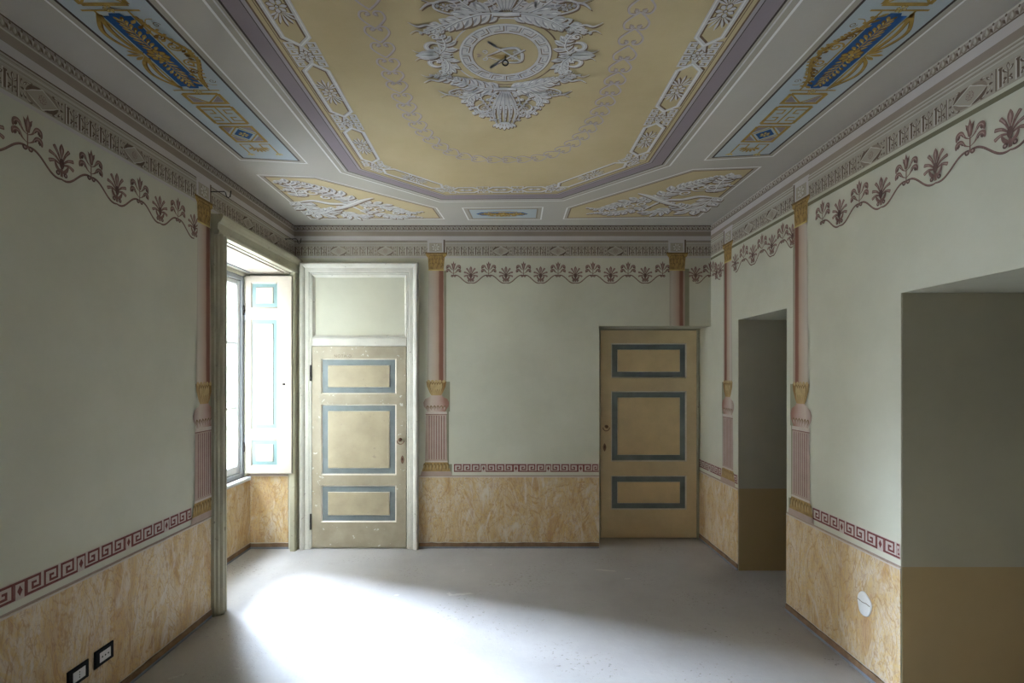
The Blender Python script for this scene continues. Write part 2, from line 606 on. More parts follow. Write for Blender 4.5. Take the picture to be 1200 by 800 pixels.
class Art:
    """flat fresco painting: coloured shapes laid in order on a surface"""

    def __init__(self, sx=1, sy=1):
        self.g = Geo()
        self.sx, self.sy = sx, sy

    def _add(self, pts, faces, mat, layer):
        i = len(self.g.v)
        z = layer * STEP
        self.g.v += [(p[0] * self.sx, p[1] * self.sy, z) for p in pts]
        k = self.g.m(mat)
        for f in faces:
            self.g.f.append(tuple(i + q for q in f))
            self.g.mi.append(k)

    def poly(self, pts, mat, layer=0):
        if len(pts) < 3:
            return self
        if len(pts) == 4:
            self._add(pts, [(0, 1, 2, 3)], mat, layer)
        else:
            tr = tessellate_polygon([[Vector((p[0], p[1], 0)) for p in pts]])
            self._add(pts, [tuple(t) for t in tr], mat, layer)
        return self

    def rect(self, x0, y0, x1, y1, mat, layer=0):
        return self.poly([(x0, y0), (x1, y0), (x1, y1), (x0, y1)], mat, layer)

    def stroke(self, pts, w, mat, layer=0, closed=False):
        n = len(pts)
        L, R = [], []
        for i, p in enumerate(pts):
            a = pts[i - 1] if (i > 0 or closed) else None
            b = pts[(i + 1) % n] if (i < n - 1 or closed) else None

            def nrm(u, v):
                dx, dy = v[0] - u[0], v[1] - u[1]
                l_ = math.hypot(dx, dy) or 1e-9
                return (-dy / l_, dx / l_)
            if a is None:
                nn, s = nrm(p, b), 1
            elif b is None:
                nn, s = nrm(a, p), 1
            else:
                n1, n2 = nrm(a, p), nrm(p, b)
                sx, sy = n1[0] + n2[0], n1[1] + n2[1]
                l_ = math.hypot(sx, sy) or 1e-9
                nn = (sx / l_, sy / l_)
                s = min(2.0, 1 / max(0.3, nn[0] * n1[0] + nn[1] * n1[1]))
            ww = (w[i] if isinstance(w, (list, tuple)) else w) * 0.5 * s
            L.append((p[0] + nn[0] * ww, p[1] + nn[1] * ww))
            R.append((p[0] - nn[0] * ww, p[1] - nn[1] * ww))
        fs = []
        for i in range(n if closed else n - 1):
            j = (i + 1) % n
            fs.append((i, n + i, n + j, j))
        self._add(L + R, fs, mat, layer)
        return self

    def disc(self, c, r, mat, layer=0, seg=20, ry=None):
        ry = ry or r
        pts = [(c[0] + r * math.cos(2 * PI * i / seg), c[1] + ry * math.sin(2 * PI * i / seg)) for i in range(seg)]
        self._add(pts, [tuple(range(seg))], mat, layer)
        return self

    def circle(self, c, r, w, mat, layer=0, seg=48, a0=0, a1=2 * PI):
        full = abs(a1 - a0 - 2 * PI) < 1e-6
        n = seg if full else seg + 1
        pts = [(c[0] + r * math.cos(a0 + (a1 - a0) * i / seg), c[1] + r * math.sin(a0 + (a1 - a0) * i / seg)) for i in range(n)]
        return self.stroke(pts, w, mat, layer, closed=full)

    def tear(self, c, ang, ln, wd, mat, layer=0, n=10, p=1.7):
        """teardrop petal starting at c, pointing along ang"""
        pts = []
        for i in range(n + 1):
            s = i / n
            pts.append((s * ln, wd * 0.5 * math.sin(PI * s ** p)))
        for i in range(n - 1, 0, -1):
            s = i / n
            pts.append((s * ln, -wd * 0.5 * math.sin(PI * s ** p)))
        ca, sa = math.cos(ang), math.sin(ang)
        self.poly([(c[0] + x * ca - y * sa, c[1] + x * sa + y * ca) for x, y in pts], mat, layer)
        return self

    def rosette(self, c, r, n=6, layer=2, m1=None, m2=None, m3=None):
        for k in range(n):
            a = 2 * PI * k / n + 0.2
            self.tear((c[0] + 0.12 * r * math.cos(a), c[1] + 0.12 * r * math.sin(a)), a, r * 0.9, r * 0.62, m2 or M_BRN, layer)
            self.tear((c[0] + 0.12 * r * math.cos(a), c[1] + 0.12 * r * math.sin(a)), a, r * 0.82, r * 0.44, m1 or M_WHT, layer + 1)
        self.disc(c, r * 0.24, m3 or m2 or M_BRN, layer + 2, 10)
        self.disc(c, r * 0.15, m1 or M_WHT, layer + 3, 8)
        return self

    def build(self, name, parent=None, mw=None):
        return self.g.build(name, parent, mw)

    def mesh(self, name):
        return self.g.mesh(name)


def bez(p, n=14):
    """smooth curve through the points (Catmull-Rom)"""
    out = []
    q = [p[0]] + list(p) + [p[-1]]
    for i in range(1, len(q) - 2):
        for k in range(n):
            t = k / n
            r = []
            for c in (0, 1):
                a, b_, c_, d = q[i - 1][c], q[i][c], q[i + 1][c], q[i + 2][c]
                r.append(0.5 * (2 * b_ + (c_ - a) * t + (2 * a - 5 * b_ + 4 * c_ - d) * t * t + (3 * b_ - a - 3 * c_ + d) * t ** 3))
            out.append(tuple(r))
    out.append(tuple(p[-1]))
    return out


def taper(n, w, a=0.15, b=0.15):
    return [w * (a + (1 - a) * math.sin(min(1, (i / (n - 1)) / 0.35) * PI / 2)) * (b + (1 - b) * math.sin(min(1, (1 - i / (n - 1)) / 0.55) * PI / 2)) for i in range(n)]


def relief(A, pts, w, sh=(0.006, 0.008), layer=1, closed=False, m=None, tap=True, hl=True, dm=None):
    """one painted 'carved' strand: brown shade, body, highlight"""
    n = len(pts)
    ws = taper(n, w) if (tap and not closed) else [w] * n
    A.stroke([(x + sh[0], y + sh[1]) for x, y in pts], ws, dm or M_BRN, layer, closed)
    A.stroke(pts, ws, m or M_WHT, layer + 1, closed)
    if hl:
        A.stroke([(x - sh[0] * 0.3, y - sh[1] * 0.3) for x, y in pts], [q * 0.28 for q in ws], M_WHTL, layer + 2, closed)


def acanthus(A, pts, w, lobes=7, layer=2, sh=(0.007, 0.010), side=0, m=None, dm=None, vein=None, hm=None):
    """acanthus leaf: overlapping curled lobes along a curved spine; side -1/1 keeps only one fringe"""
    m, dm, vein, hm = m or M_WHT, dm or M_BRN, vein or M_GRY, hm or M_WHTL
    sp = bez(pts, 16)
    n = len(sp)
    K = lobes
    lw = [w * 0.34 * (1 - 0.75 * (i / (n - 1))) for i in range(n)]
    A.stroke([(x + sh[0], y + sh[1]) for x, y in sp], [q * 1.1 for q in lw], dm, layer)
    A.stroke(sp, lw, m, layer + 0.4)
    plen = sum(math.hypot(sp[i + 1][0] - sp[i][0], sp[i + 1][1] - sp[i][1]) for i in range(n - 1))
    for k in range(K + 1):
        s = (k + 0.15) / (K + 0.4)
        i = min(n - 2, int(s * (n - 1)))
        p = sp[i]
        a, b = sp[max(0, i - 2)], sp[min(n - 1, i + 2)]
        ang = math.atan2(b[1] - a[1], b[0] - a[0])
        env = w * (0.45 + 0.55 * math.sin(PI * min(1, s + 0.12))) * (1 - 0.35 * s)
        ly = layer + 0.5 + 0.45 * k
        for sg in (-1, 1):
            if side and sg != side:
                continue
            if k == K:
                aa, ln, wd = ang + sg * 0.24, env * 0.75, plen / K * 0.75
            else:
                aa, ln, wd = ang + sg * (0.86 - 0.40 * s), env * 0.86, plen / K * 1.02
            wd = min(wd, ln * 0.75)
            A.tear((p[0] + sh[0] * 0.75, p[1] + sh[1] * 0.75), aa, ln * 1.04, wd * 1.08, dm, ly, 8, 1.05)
            A.tear(p, aa, ln, wd, m, ly + 0.15, 8, 1.05)
            A.tear((p[0] + 0.25 * ln * math.cos(aa), p[1] + 0.25 * ln * math.sin(aa)), aa + sg * 0.1, ln * 0.62, wd * 0.30, vein, ly + 0.25, 5, 1.0)
            q = (p[0] + 0.35 * ln * math.cos(aa) - sh[0] * 0.5, p[1] + 0.35 * ln * math.sin(aa) - sh[1] * 0.4)
            A.tear(q, aa - sg * 0.08, ln * 0.5, wd * 0.22, hm, ly + 0.35, 5)
    top = layer + 1 + 0.45 * (K + 1)
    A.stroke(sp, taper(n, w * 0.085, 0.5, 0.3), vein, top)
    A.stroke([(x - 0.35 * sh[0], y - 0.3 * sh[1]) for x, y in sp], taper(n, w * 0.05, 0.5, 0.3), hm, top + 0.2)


def spiral(c, r, a0, turns, n=26, shrink=0.15):
    return [(c[0] + r * (1 - (1 - shrink) * i / n) * math.cos(a0 + turns * 2 * PI * i / n),
             c[1] + r * (1 - (1 - shrink) * i / n) * math.sin(a0 + turns * 2 * PI * i / n)) for i in range(n + 1)]


# frames: columns u, v, n, origin
def frame(u, v, n, o):
    return Matrix(((u[0], v[0], n[0], o[0]), (u[1], v[1], n[1], o[1]), (u[2], v[2], n[2], o[2]), (0, 0, 0, 1)))


F_BACK = frame((1, 0, 0), (0, 0, 1), (0, -1, 0), (0, D, 0))
F_LEFT = frame((0, 1, 0), (0, 0, 1), (1, 0, 0), (-W, 0, 0))      # u = +Y
F_RIGHT = frame((0, -1, 0), (0, 0, 1), (-1, 0, 0), (W, 0, 0))    # u = -Y
F_CEIL = frame((1, 0, 0), (0, -1, 0), (0, 0, -1), (0, 0, H))     # v = -Y
T = Matrix.Translation


def at(F, u, v, e=0.0012):
    return F @ T((u, v, e))


def bx(px):
    return (px - VX) / 123.0


def bz(py):
    return EYE + (VY - py) / 123.0


def C(px, py):
    """ceiling point seen at a pixel of the photograph"""
    k = (H - EYE) / (VY - py)
    return ((px - VX) * k, FPX * k)


# ------------------------------------------------------------------ room shell
N0, N1, NZ = 3.62, 4.905, 2.61            # window niche (Y range, head)
XN = -2.40                                # niche back plane
WY0, WY1, WZ0, WZ1 = 3.70, 4.82, 0.70, 2.565
A0, A1, AZ = 3.607, 4.352, 2.112          # right openings
B0, B1, BZ = 1.45, 2.572, 2.054
TH = 0.75
RX, RZ, RY = 0.919, 2.114, 5.235          # door recess in the back wall


def wbox(g, x0, x1, y0, y1, z0, z1, m):
    g.box((x0, y0, z0), (x1, y1, z1), m)


g = Geo()
wbox(g, -2.62, 4.7, FRONT - 0.3, 5.75, -0.25, 0, M_FLOOR)
floor = structure(g.build('floor'))
g = Geo()
wbox(g, -2.62, 4.7, FRONT - 0.3, 5.75, H, H + 0.25, M_CEIL)
ceiling = structure(g.build('ceiling'))

g = Geo()
q0, q1 = WY0, WY1
for (a, b) in ((FRONT - 0.3, N0), (N1, 5.75)):
    wbox(g, XN, -W, a, b, 0, H, M_WALL)
for (a, b) in ((N0, N1),):
    wbox(g, XN, -W, a, b, NZ, H, M_WALL)
for (a, b) in ((FRONT - 0.3, q0), (q1, 5.75)):
    wbox(g, XN - 0.2, XN, a, b, 0, H, M_WALL)
for (a, b) in ((q0, q1),):
    wbox(g, XN - 0.2, XN, a, b, 0, WZ0, M_WALL)
    wbox(g, XN - 0.2, XN, a, b, WZ1, H, M_WALL)
wall_left = structure(g.build('wall_left'))

g = Geo()
wbox(g, -W, RX, D, 5.75, 0, H, M_WALL)
wbox(g, RX, W, D, 5.75, RZ, H, M_WALL)
wbox(g, RX, W, RY, 5.75, 0, RZ, M_WALL)
wall_back = structure(g.build('wall_back'))

g = Geo()
for (a, b) in ((FRONT - 0.3, B0), (B1, A0), (A1, 5.75)):
    wbox(g, W, W + TH, a, b, 0, H, M_WALL)
wbox(g, W, W + TH, A0, A1, AZ, H, M_WALL)
wbox(g, W, W + TH, B0, B1, BZ, H, M_WALL)
wall_right = structure(g.build('wall_right'))

g = Geo()
wbox(g, -W, W, FRONT - 0.3, FRONT, 0, H, M_WALL)
wall_front = structure(g.build('wall_front'))
g = Geo()
wbox(g, 4.4, 4.7, FRONT - 0.3, 5.75, 0, H, M_PLAIN)
wbox(g, W + TH, 4.4, FRONT - 0.3, FRONT, 0, H, M_PLAIN)
wbox(g, W + TH, 4.4, 5.45, 5.75, 0, H, M_PLAIN)
wall_hall = structure(g.build('wall_hallway'))

# jamb linings of the two right-hand openings: plain green above, ochre below
for nm, (ya, yb, zt) in (('near', (B0, B1, BZ)), ('far', (A0, A1, AZ))):
    for yy, s in ((yb, -1), (ya, 1)):
        g = Geo()
        x0, x1 = W + 0.004, W + TH - 0.004
        g.box((x0, yy, 0.69), (x1, yy + s * 0.003, zt - 0.002), M_JAMB)
        g.build('jamb_lining', wall_right)
        g = Geo()
        g.box((x0, yy, 0), (x1, yy + s * 0.004, 0.69), M_JDADO)
        g.build('jamb_dado', wall_right)

# ------------------------------------------------------------------ marble dado, skirting
DZ = 0.682


def dado(F, u0, u1, parent, ztop=DZ):
    g = Geo()
    cx = (u0 + u1) / 2
    h = (u1 - u0) / 2
    g.box((-h, 0.055, 0), (h, ztop, 0.0035), M_MARB)
    g.build('marble_dado', parent, at(F, cx, 0, 0))
    a = Art()
    a.rect(-h, ztop + 0.001, h, ztop + 0.011, M_LILD, 0)
    a.rect(-h, ztop - 0.009, h, ztop, M_PINKL, 6)
    a.rect(-h, 0.055, h, 0.061, M_PINKL, 6)
    a.build('painted_fillet', parent, at(F, cx, 0, 0.001))


def skirt(name, F, u0, u1, base=None):
    g = Geo()
    n = max(2, int((u1 - u0) / 0.06))
    k = g.m(M_SKB)
    top = [0.052 + random.uniform(-0.004, 0.004) for _ in range(n + 1)]
    for i in range(n + 1):
        u = u0 + (u1 - u0) * i / n
        g.v += [(u, 0.017, 0), (u, 0.019, 0.010), (u, top[i], 0.008), (u, top[i], 0)]
    for i in range(n):
        for j in range(3):
            a = 4 * i + j
            g.f.append((a, a + 4, a + 5, a + 1))
            g.mi.append(k)
    for i in (0, n):
        g.f.append(tuple(4 * i + j for j in range(4)))
        g.mi.append(k)
    g.box((u0, 0.0, 0), (u1, 0.017, 0.009), M_SKG)
    return g.build(name, base, at(F, 0, 0, 0.001))


doorL0, doorL1 = bx(351), bx(490.5)
bb = structure(bpy.data.objects.new('baseboard_back', None)); COL.objects.link(bb)
bl = structure(bpy.data.objects.new('baseboard_left', None)); COL.objects.link(bl)
br = structure(bpy.data.objects.new('baseboard_right', None)); COL.objects.link(br)

dado(F_BACK, doorL1 + 0.003, RX, wall_back)
dado(F_BACK, -W, doorL0 - 0.003, wall_back)
skirt('skirting', F_BACK, doorL1 + 0.003, RX, bb)
CASN = 3.51                       # near casing starts here on the left wall
CAS2 = FRONT
dado(F_LEFT, CAS2, CASN, wall_left)
skirt('skirting', F_LEFT, CAS2, CASN, bl)
for a, b in ((A1, RY), (B1, A0), (FRONT, B0)):
    dado(F_RIGHT, -b, -a, wall_right)
    skirt('skirting', F_RIGHT, -b, -a, br)
# niche: wall under the window and the far jamb
F_NB = frame((0, 1, 0), (0, 0, 1), (1, 0, 0), (XN, 0, 0))
F_NJ = frame((1, 0, 0), (0, 0, 1), (0, -1, 0), (0, N1, 0))
F_NK = frame((-1, 0, 0), (0, 0, 1), (0, 1, 0), (0, N0, 0))
for F, a, b in ((F_NB, N0, N1), (F_NJ, XN, -2.035), (F_NK, 1.985, -XN)):
    dado(F, a, b, wall_left, 0.695)
    skirt('skirting', F, a, b, bl)

# ------------------------------------------------------------------ frieze and cornice painting
Z_FR0, Z_FR1 = 2.780, 2.876


def band(parent, F, u0, u1, z0, z1, mat, name='cornice_band', layer=0, e=0.0012):
    a = Art()
    c = (u0 + u1) / 2
    h = (u1 - u0) / 2
    a.rect(-h, z0, h, z1, mat, layer)
    return a.build(name, parent, at(F, c, 0, e))


def unit_mesh():
    """flute and small palmette of the frieze"""
    a = Art()
    a.rect(-0.031, 0.006, -0.024, 0.090, M_FRL, 2)
    a.rect(-0.024, 0.010, -0.014, 0.080, M_FRD, 2)
    a.rect(-0.027, 0.078, -0.010, 0.086, M_FRD, 3)
    a.rect(-0.012, 0.006, -0.007, 0.078, M_FRL, 2)
    a.stroke([(0.012, 0.008), (0.012, 0.072)], 0.004, M_FRD, 3)
    for s in (-1, 1):
        a.tear((0.012, 0.050), PI / 2 + s * 0.75, 0.034, 0.011, M_FRD, 3)
        a.tear((0.012, 0.030), PI / 2 + s * 1.15, 0.020, 0.009, M_FRD, 3)
        a.tear((0.012, 0.036), -PI / 2 + s * 0.8, 0.028, 0.010, M_FRD, 3)
        a.tear((0.013, 0.052), PI / 2 + s * 0.70, 0.026, 0.004, M_FRL, 4)
        a.tear((0.013, 0.034), -PI / 2 + s * 0.75, 0.020, 0.004, M_FRL, 4)
    a.tear((0.012, 0.056), PI / 2, 0.036, 0.012, M_FRD, 3)
    a.tear((0.013, 0.060), PI / 2, 0.026, 0.005, M_FRL, 4)
    return a.mesh('frieze_palmette')


def diamond_mesh():
    a = Art()
    w, h = 0.082, 0.043
    a.rect(-0.118, 0.003, -0.113, 0.093, M_FRD, 2)
    a.rect(0.113, 0.003, 0.118, 0.093, M_FRD, 2)
    a.rect(-0.113, 0.004, -0.109, 0.093, M_FRL, 2)
    c = (0, 0.048)
    a.stroke([(-w, c[1]), (0, c[1] - h), (w, c[1]), (0, c[1] + h)], 0.005, M_FRL, 2, closed=True)
    for sx, sy in ((-1, -1), (1, -1), (-1, 1), (1, 1)):
        p = [(sx * w * 0.98, c[1] + sy * 0.001), (sx * w * 0.66, c[1] + sy * h * 0.62), (sx * 0.008, c[1] + sy * h * 0.98)]
        pts = bez(p, 6)
        a.stroke(pts, [0.001 + 0.015 * math.sin(PI * i / (len(pts) - 1)) for i in range(len(pts))], M_FRD if sx * sy < 0 else M_FRM, 3)
    a.rosette(c, 0.020, 8, 4, M_FRG, M_RED)
    for sx in (-1, 1):
        for sy in (-1, 1):
            for (bx_, by_, an) in ((0.098, 0.010, 0.5 * PI), (0.094, 0.012, 0.72 * PI), (0.076, 0.036, 0.95 * PI)):
                b = (sx * bx_, c[1] + sy * by_)
                d = (math.cos(an) * sx, math.sin(an) * sy)
                aa = math.atan2(d[1], d[0])
                a.tear(b, aa, 0.030, 0.010, M_FRD, 3)
                a.tear((b[0] + 0.001, b[1] + 0.001), aa, 0.022, 0.004, M_FRL, 4)
        a.tear((sx * 0.108, c[1]), PI if sx > 0 else 0, 0.022, 0.010, M_FRD, 4)
    return a.mesh('frieze_diamond')


def leaf_tongue_mesh():
    a = Art()
    a.tear((0, 0.046), -PI / 2, 0.044, 0.030, M_FRM, 2)
    a.tear((-0.003, 0.044), -PI / 2, 0.036, 0.017, M_BND3, 3)
    a.tear((-0.003, 0.040), -PI / 2 + 0.1, 0.026, 0.006, M_FRL, 4)
    for k in (-1, 1):
        a.tear((0.026, 0.004), PI / 2 + 0.55 * k, 0.030, 0.011, M_FRD if k > 0 else M_FRM, 2)
    a.tear((0.026, 0.006), PI / 2, 0.036, 0.008, M_FRL, 3)
    a.tear((0.027, 0.030), PI / 2, 0.014, 0.010, M_FRD, 4)
    return a.mesh('cornice_leaf')


ME_UNIT, ME_DIA, ME_TON = unit_mesh(), diamond_mesh(), leaf_tongue_mesh()


def cornice(parent, F, u0, u1, side, diamonds, breaks):
    """side: 'pale' order of the mouldings (right wall differs from left and back)"""
    band(parent, F, u0, u1, 3.020, H - 0.002, M_BND4, layer=0)
    if side == 'right':
        rows = [(3.062, 3.071, M_FRL), (3.020, 3.025, M_FRD), (2.975, 3.020, M_BND2), (2.937, 2.975, M_BND1),
                (2.876, 2.937, M_BND3), (2.930, 2.934, M_FRL), (2.921, 2.925, M_FRM), (2.913, 2.917, M_FRL), (2.903, 2.907, M_FRM),
                (2.893, 2.897, M_FRL), (2.741, 2.763, M_OLV)]
    else:
        rows = [(3.066, 3.072, M_FRD), (3.014, 3.020, M_FRL), (2.970, 3.014, M_BND1), (2.928, 2.970, M_BND2),
                (2.920, 2.927, M_FRD), (2.876, 2.920, M_BND3), (2.908, 2.911, M_FRM), (2.896, 2.899, M_FRL),
                (2.886, 2.889, M_FRM), (2.762, 2.778, M_BND2)]
    for z0, z1, m in rows:
        band(parent, F, u0, u1, z0, z1, m, layer=3 if z1 - z0 < 0.01 else 1)
    band(parent, F, u0, u1, Z_FR0, Z_FR1, M_FRG, 'frieze_ground', layer=1)
    # leaves of the top moulding
    n = int((u1 - u0) / 0.0525)
    for i in range(n):
        link('cornice_leaf', ME_TON, parent, at(F, u0 + (i + 0.4) * (u1 - u0) / n, 3.021, 0.0012))
    # diamonds and the flute rows between them
    for d in diamonds:
        link('frieze_diamond', ME_DIA, parent, at(F, d, Z_FR0, 0.0012))
    stops = sorted([(d - 0.118, d + 0.118) for d in diamonds] + list(breaks) + [(u0, u0), (u1, u1)])
    for (a0, a1), (b0, b1) in zip(stops, stops[1:]):
        gap = b0 - a1
        n = int(round(gap / 0.0667))
        for i in range(n):
            link('frieze_palmette', ME_UNIT, parent, at(F, a1 + (i + 0.5) * gap / n, Z_FR0, 0.0012))


colB = [bx(511.3), bx(793.5)]                 # column centres on the back wall
colL = [3.425]                                # left wall (Y)
colR = [4.54, 3.43]                           # right wall (Y)
CB = 0.085
cornice(wall_back, F_BACK, -W, W, 'left', [bx(397), bx(451.7), bx(587), bx(653.8), bx(721.2)],
        [(c - CB, c + CB) for c in colB])
cornice(wall_left, F_LEFT, FRONT, D, 'left', [2.224, 2.78, 1.668, 1.11, 4.02, 4.47, 0.5, 0.05], [(c - CB, c + CB) for c in colL])
cornice(wall_right, F_RIGHT, -D, -FRONT, 'right', [-2.19, -2.78, -1.6, -1.01, -3.80, -4.16, -0.42], [(-c - CB, -c + CB) for c in colR])


# ------------------------------------------------------------------ palmette garland
def palm_fan():
    """fan palmette at the troughs, origin at its foot"""
    a = Art()
    for k, (ang, ln) in enumerate([(0, 0.085), (0.42, 0.080), (0.85, 0.072), (1.3, 0.062)]):
        for s in ((1,) if k == 0 else (-1, 1)):
            st = (-s * 0.0 - math.sin(ang) * s * 0.004, 0.058 - k * 0.004)
            A_ = PI / 2 + s * ang
            p = [(st[0], st[1]), (st[0] + ln * 0.55 * math.cos(A_), st[1] + ln * 0.55 * math.sin(A_)),
                 (st[0] + ln * math.cos(A_ + s * 0.10 * k), st[1] + ln * math.sin(A_ + s * 0.10 * k))]
            if k == 0:
                a.tear(st, A_, ln, 0.026, M_RED, 2)
                a.tear((st[0], st[1] + 0.012), A_, ln - 0.024, 0.010, M_REDL, 3)
            else:
                pts = bez(p, 6)
                m = len(pts)
                a.stroke(pts, [0.004 + 0.014 * (i / (m - 1)) ** 0.8 * (1 if i < m - 1 else 0.5) for i in range(m)], M_RED, 2)
                a.stroke(pts[m // 2:-1], 0.004, M_REDL, 3)
    a.disc((0, 0.052), 0.013, M_REDD, 4, 12, ry=0.024)
    for s in (-1, 1):
        pts = bez([(s * 0.004, 0.012), (s * 0.024, 0.028), (s * 0.036, 0.052)], 6)
        a.stroke(pts, taper(len(pts), 0.016, 0.4, 0.2), M_RED, 3)
        a.disc((s * 0.020, 0.006), 0.011, M_REDD, 3, 12)
        a.disc((s * 0.020, 0.006), 0.005, M_REDL, 4, 8)
    a.rect(-0.007, -0.006, 0.007, 0.03, M_RED, 2)
    return a.mesh('fan_palmette')


def palm_lily():
    """lily palmette at the crests, origin at its foot"""
    a = Art()
    a.stroke([(0, 0.0), (0, 0.085)], 0.006, M_RED, 2)
    a.poly([(-0.008, 0.060), (0.008, 0.060), (0.014, 0.085), (0.022, 0.118), (0.009, 0.108), (0, 0.134), (-0.009, 0.108), (-0.022, 0.118), (-0.014, 0.085)], M_RED, 3)
    a.tear((0, 0.064), PI / 2, 0.046, 0.009, M_REDL, 4)
    for s in (-1, 1):
        a.tear((s * 0.010, 0.078), PI / 2 - s * 0.25, 0.030, 0.006, M_REDD, 4)
        for y0, r, d in ((0.050, 0.050, 0.038), (0.016, 0.052, 0.034)):
            pts = bez([(0, y0), (s * r * 0.42, y0 + 0.012), (s * r * 0.80, y0 + d), (s * r * 1.15, y0 + d * 0.92), (s * r * 1.32, y0 + 0.010)], 6)
            m = len(pts)
            a.stroke(pts, [0.003 + 0.020 * math.sin(PI * min(1, (i / (m - 1)) * 1.0) ** 2.0) for i in range(m)], M_RED, 2)
            a.stroke(pts[m // 3:-4], 0.004, M_REDL, 3)
            for q in (m // 2, m // 2 + 5, m - 6):
                x, y = pts[q]
                a.tear((x, y), -PI / 2 - s * 0.4, 0.018, 0.009, M_REDD, 2.5)
        a.disc((s * 0.013, -0.006), 0.012, M_REDD, 3, 12)
        a.disc((s * 0.013, -0.006), 0.005, M_REDL, 4, 8)
    a.disc((0, -0.002), 0.008, M_RED, 4, 8)
    return a.mesh('lily_palmette')


PIT = 0.1665


def vine_mesh(L):
    a = Art()
    pts = [(t / 16 * L, 0.036 * math.cos(PI * t / 16) + 0.007 * math.sin(2 * PI * t / 16)) for t in range(17)]
    a.stroke([(x + 0.001, y - 0.002) for x, y in pts], [0.006 + 0.006 * math.sin(PI * i / 16) for i in range(17)], M_REDD, 1)
    a.stroke(pts, [0.004 + 0.005 * math.sin(PI * i / 16) for i in range(17)], M_RED, 2)
    return a.mesh('garland_vine')


ME_FAN, ME_LILY, ME_VINE = palm_fan(), palm_lily(), vine_mesh(1.0)


def garland(parent, F, us, first, clip):
    """us: positions; alternates lily/fan beginning with `first`"""
    k = 0 if first == 'lily' else 1
    for i, u in enumerate(us):
        if (i + k) % 2 == 0:
            link('lily_palmette', ME_LILY, parent, at(F, u, 2.597, 0.0012))
        else:
            link('fan_palmette', ME_FAN, parent, at(F, u, 2.541, 0.0012))
    n = len(us)
    for i in range(n - 1):
        u0, u1 = us[i], us[i + 1]
        lily = (i + k) % 2 == 0
        if lily:
            mw = at(F, u0, 2.562, 0.0012) @ Matrix.Diagonal((u1 - u0, 1, 1, 1))
        else:
            mw = at(F, u1, 2.562, 0.0012) @ Matrix.Diagonal((-(u1 - u0), 1, 1, 1))
        link('garland_vine', ME_VINE, parent, mw)


garland(wall_back, F_BACK, [bx(p) for p in (531.5, 551.8, 572.7, 592.9, 613.5, 633.5, 654, 674.3, 694.8, 715.6, 736, 756, 776.5)], 'lily', 0)
garland(wall_back, F_BACK, [bx(p) for p in (815, 832.5)], 'fan', 0)
ul = [3.32 - PIT * i for i in range(22)]
garland(wall_left, F_LEFT, ul, 'fan', 0)
garland(wall_right, F_RIGHT, [-(1201.0 / (p - VX)) for p in (840, 849.0)][:1] + [], 'fan', 0)
garland(wall_right, F_RIGHT, [-4.40, -4.245, -4.09, -3.945, -3.80, -3.655, -3.53][:7], 'fan', 0)
garland(wall_right, F_RIGHT, [-1201.0 / (p - VX) for p in (964.4, 984.3, 1007.6, 1033, 1062.6, 1097, 1137.5, 1184.8)] +
        [-1201.0 / (1184.8 - VX) + PIT * k for k in range(1, 14)], 'lily', 0)
garland(wall_right, F_RIGHT, [-4.86, -4.70], 'lily', 0)


# ------------------------------------------------------------------ meander border
def key_mesh():
    a = Art()
    w, h, t = 0.0854, 0.073, 0.0105
    a.rect(0, -0.004, w, h + 0.004, M_KEYL, 1)
    p = [(t / 2, 0), (t / 2, h - t / 2), (w * 0.78, h - t / 2), (w * 0.78, h * 0.30), (w * 0.38, h * 0.30), (w * 0.38, h * 0.60), (w * 0.60, h * 0.60)]
    a.stroke(p, t, M_KEY, 2)
    a.rect(0, 0, w, t, M_KEY, 3)
    return a.mesh('meander_key')


def lozenge_mesh():
    a = Art()
    w, h = 0.052, 0.073
    a.rect(0, -0.004, w, h + 0.004, M_KEYL, 1)
    a.rect(0, h - 0.0105, w, h, M_KEY, 2)
    a.rect(0, 0, 0.006, h, M_KEY, 3)
    a.rect(w - 0.006, 0, w, h, M_KEY, 3)
    c = (w / 2, h * 0.45)
    a.poly([(c[0] - 0.012, c[1]), (c[0], c[1] - 0.022), (c[0] + 0.012, c[1]), (c[0], c[1] + 0.022)], M_KEY, 3)
    return a.mesh('meander_lozenge')


ME_KEY, ME_LOZ = key_mesh(), lozenge_mesh()
MZ = 0.7265


def meander(parent, F, u0, u1):
    u, flip, k = u0, False, 0
    while u < u1 - 0.02:
        if k == 3:
            if u + 0.052 > u1 + 0.005:
                break
            link('meander_lozenge', ME_LOZ, parent, at(F, u, MZ, 0.0012))
            u += 0.052
            k = 0
            flip = not flip
            continue
        if u + 0.0854 > u1 + 0.004:          # cut key at the end of the run
            r = u1 - u - 0.002
            if r > 0.02:
                link('meander_key', ME_KEY, parent, at(F, u, MZ, 0.0012) @ Matrix.Diagonal((r / 0.0854, 1, 1, 1)))
            break
        if flip:
            link('meander_key', ME_KEY, parent, at(F, u + 0.0854, MZ, 0.0012) @ Matrix.Diagonal((-1, 1, 1, 1)))
        else:
            link('meander_key', ME_KEY, parent, at(F, u, MZ, 0.0012))
        u += 0.0854
        k += 1


meander(wall_back, F_BACK, bx(532), RX)
meander(wall_left, F_LEFT, FRONT + 0.02, colL[0] - 0.13)
meander(wall_right, F_RIGHT, -5.23, -colR[0] - 0.13)
meander(wall_right, F_RIGHT, -colR[1] + 0.13, -B1)
meander(wall_right, F_RIGHT, -B0, -FRONT)
meander(wall_right, F_RIGHT, -colR[0] + 0.10, -A1 - 0.0)


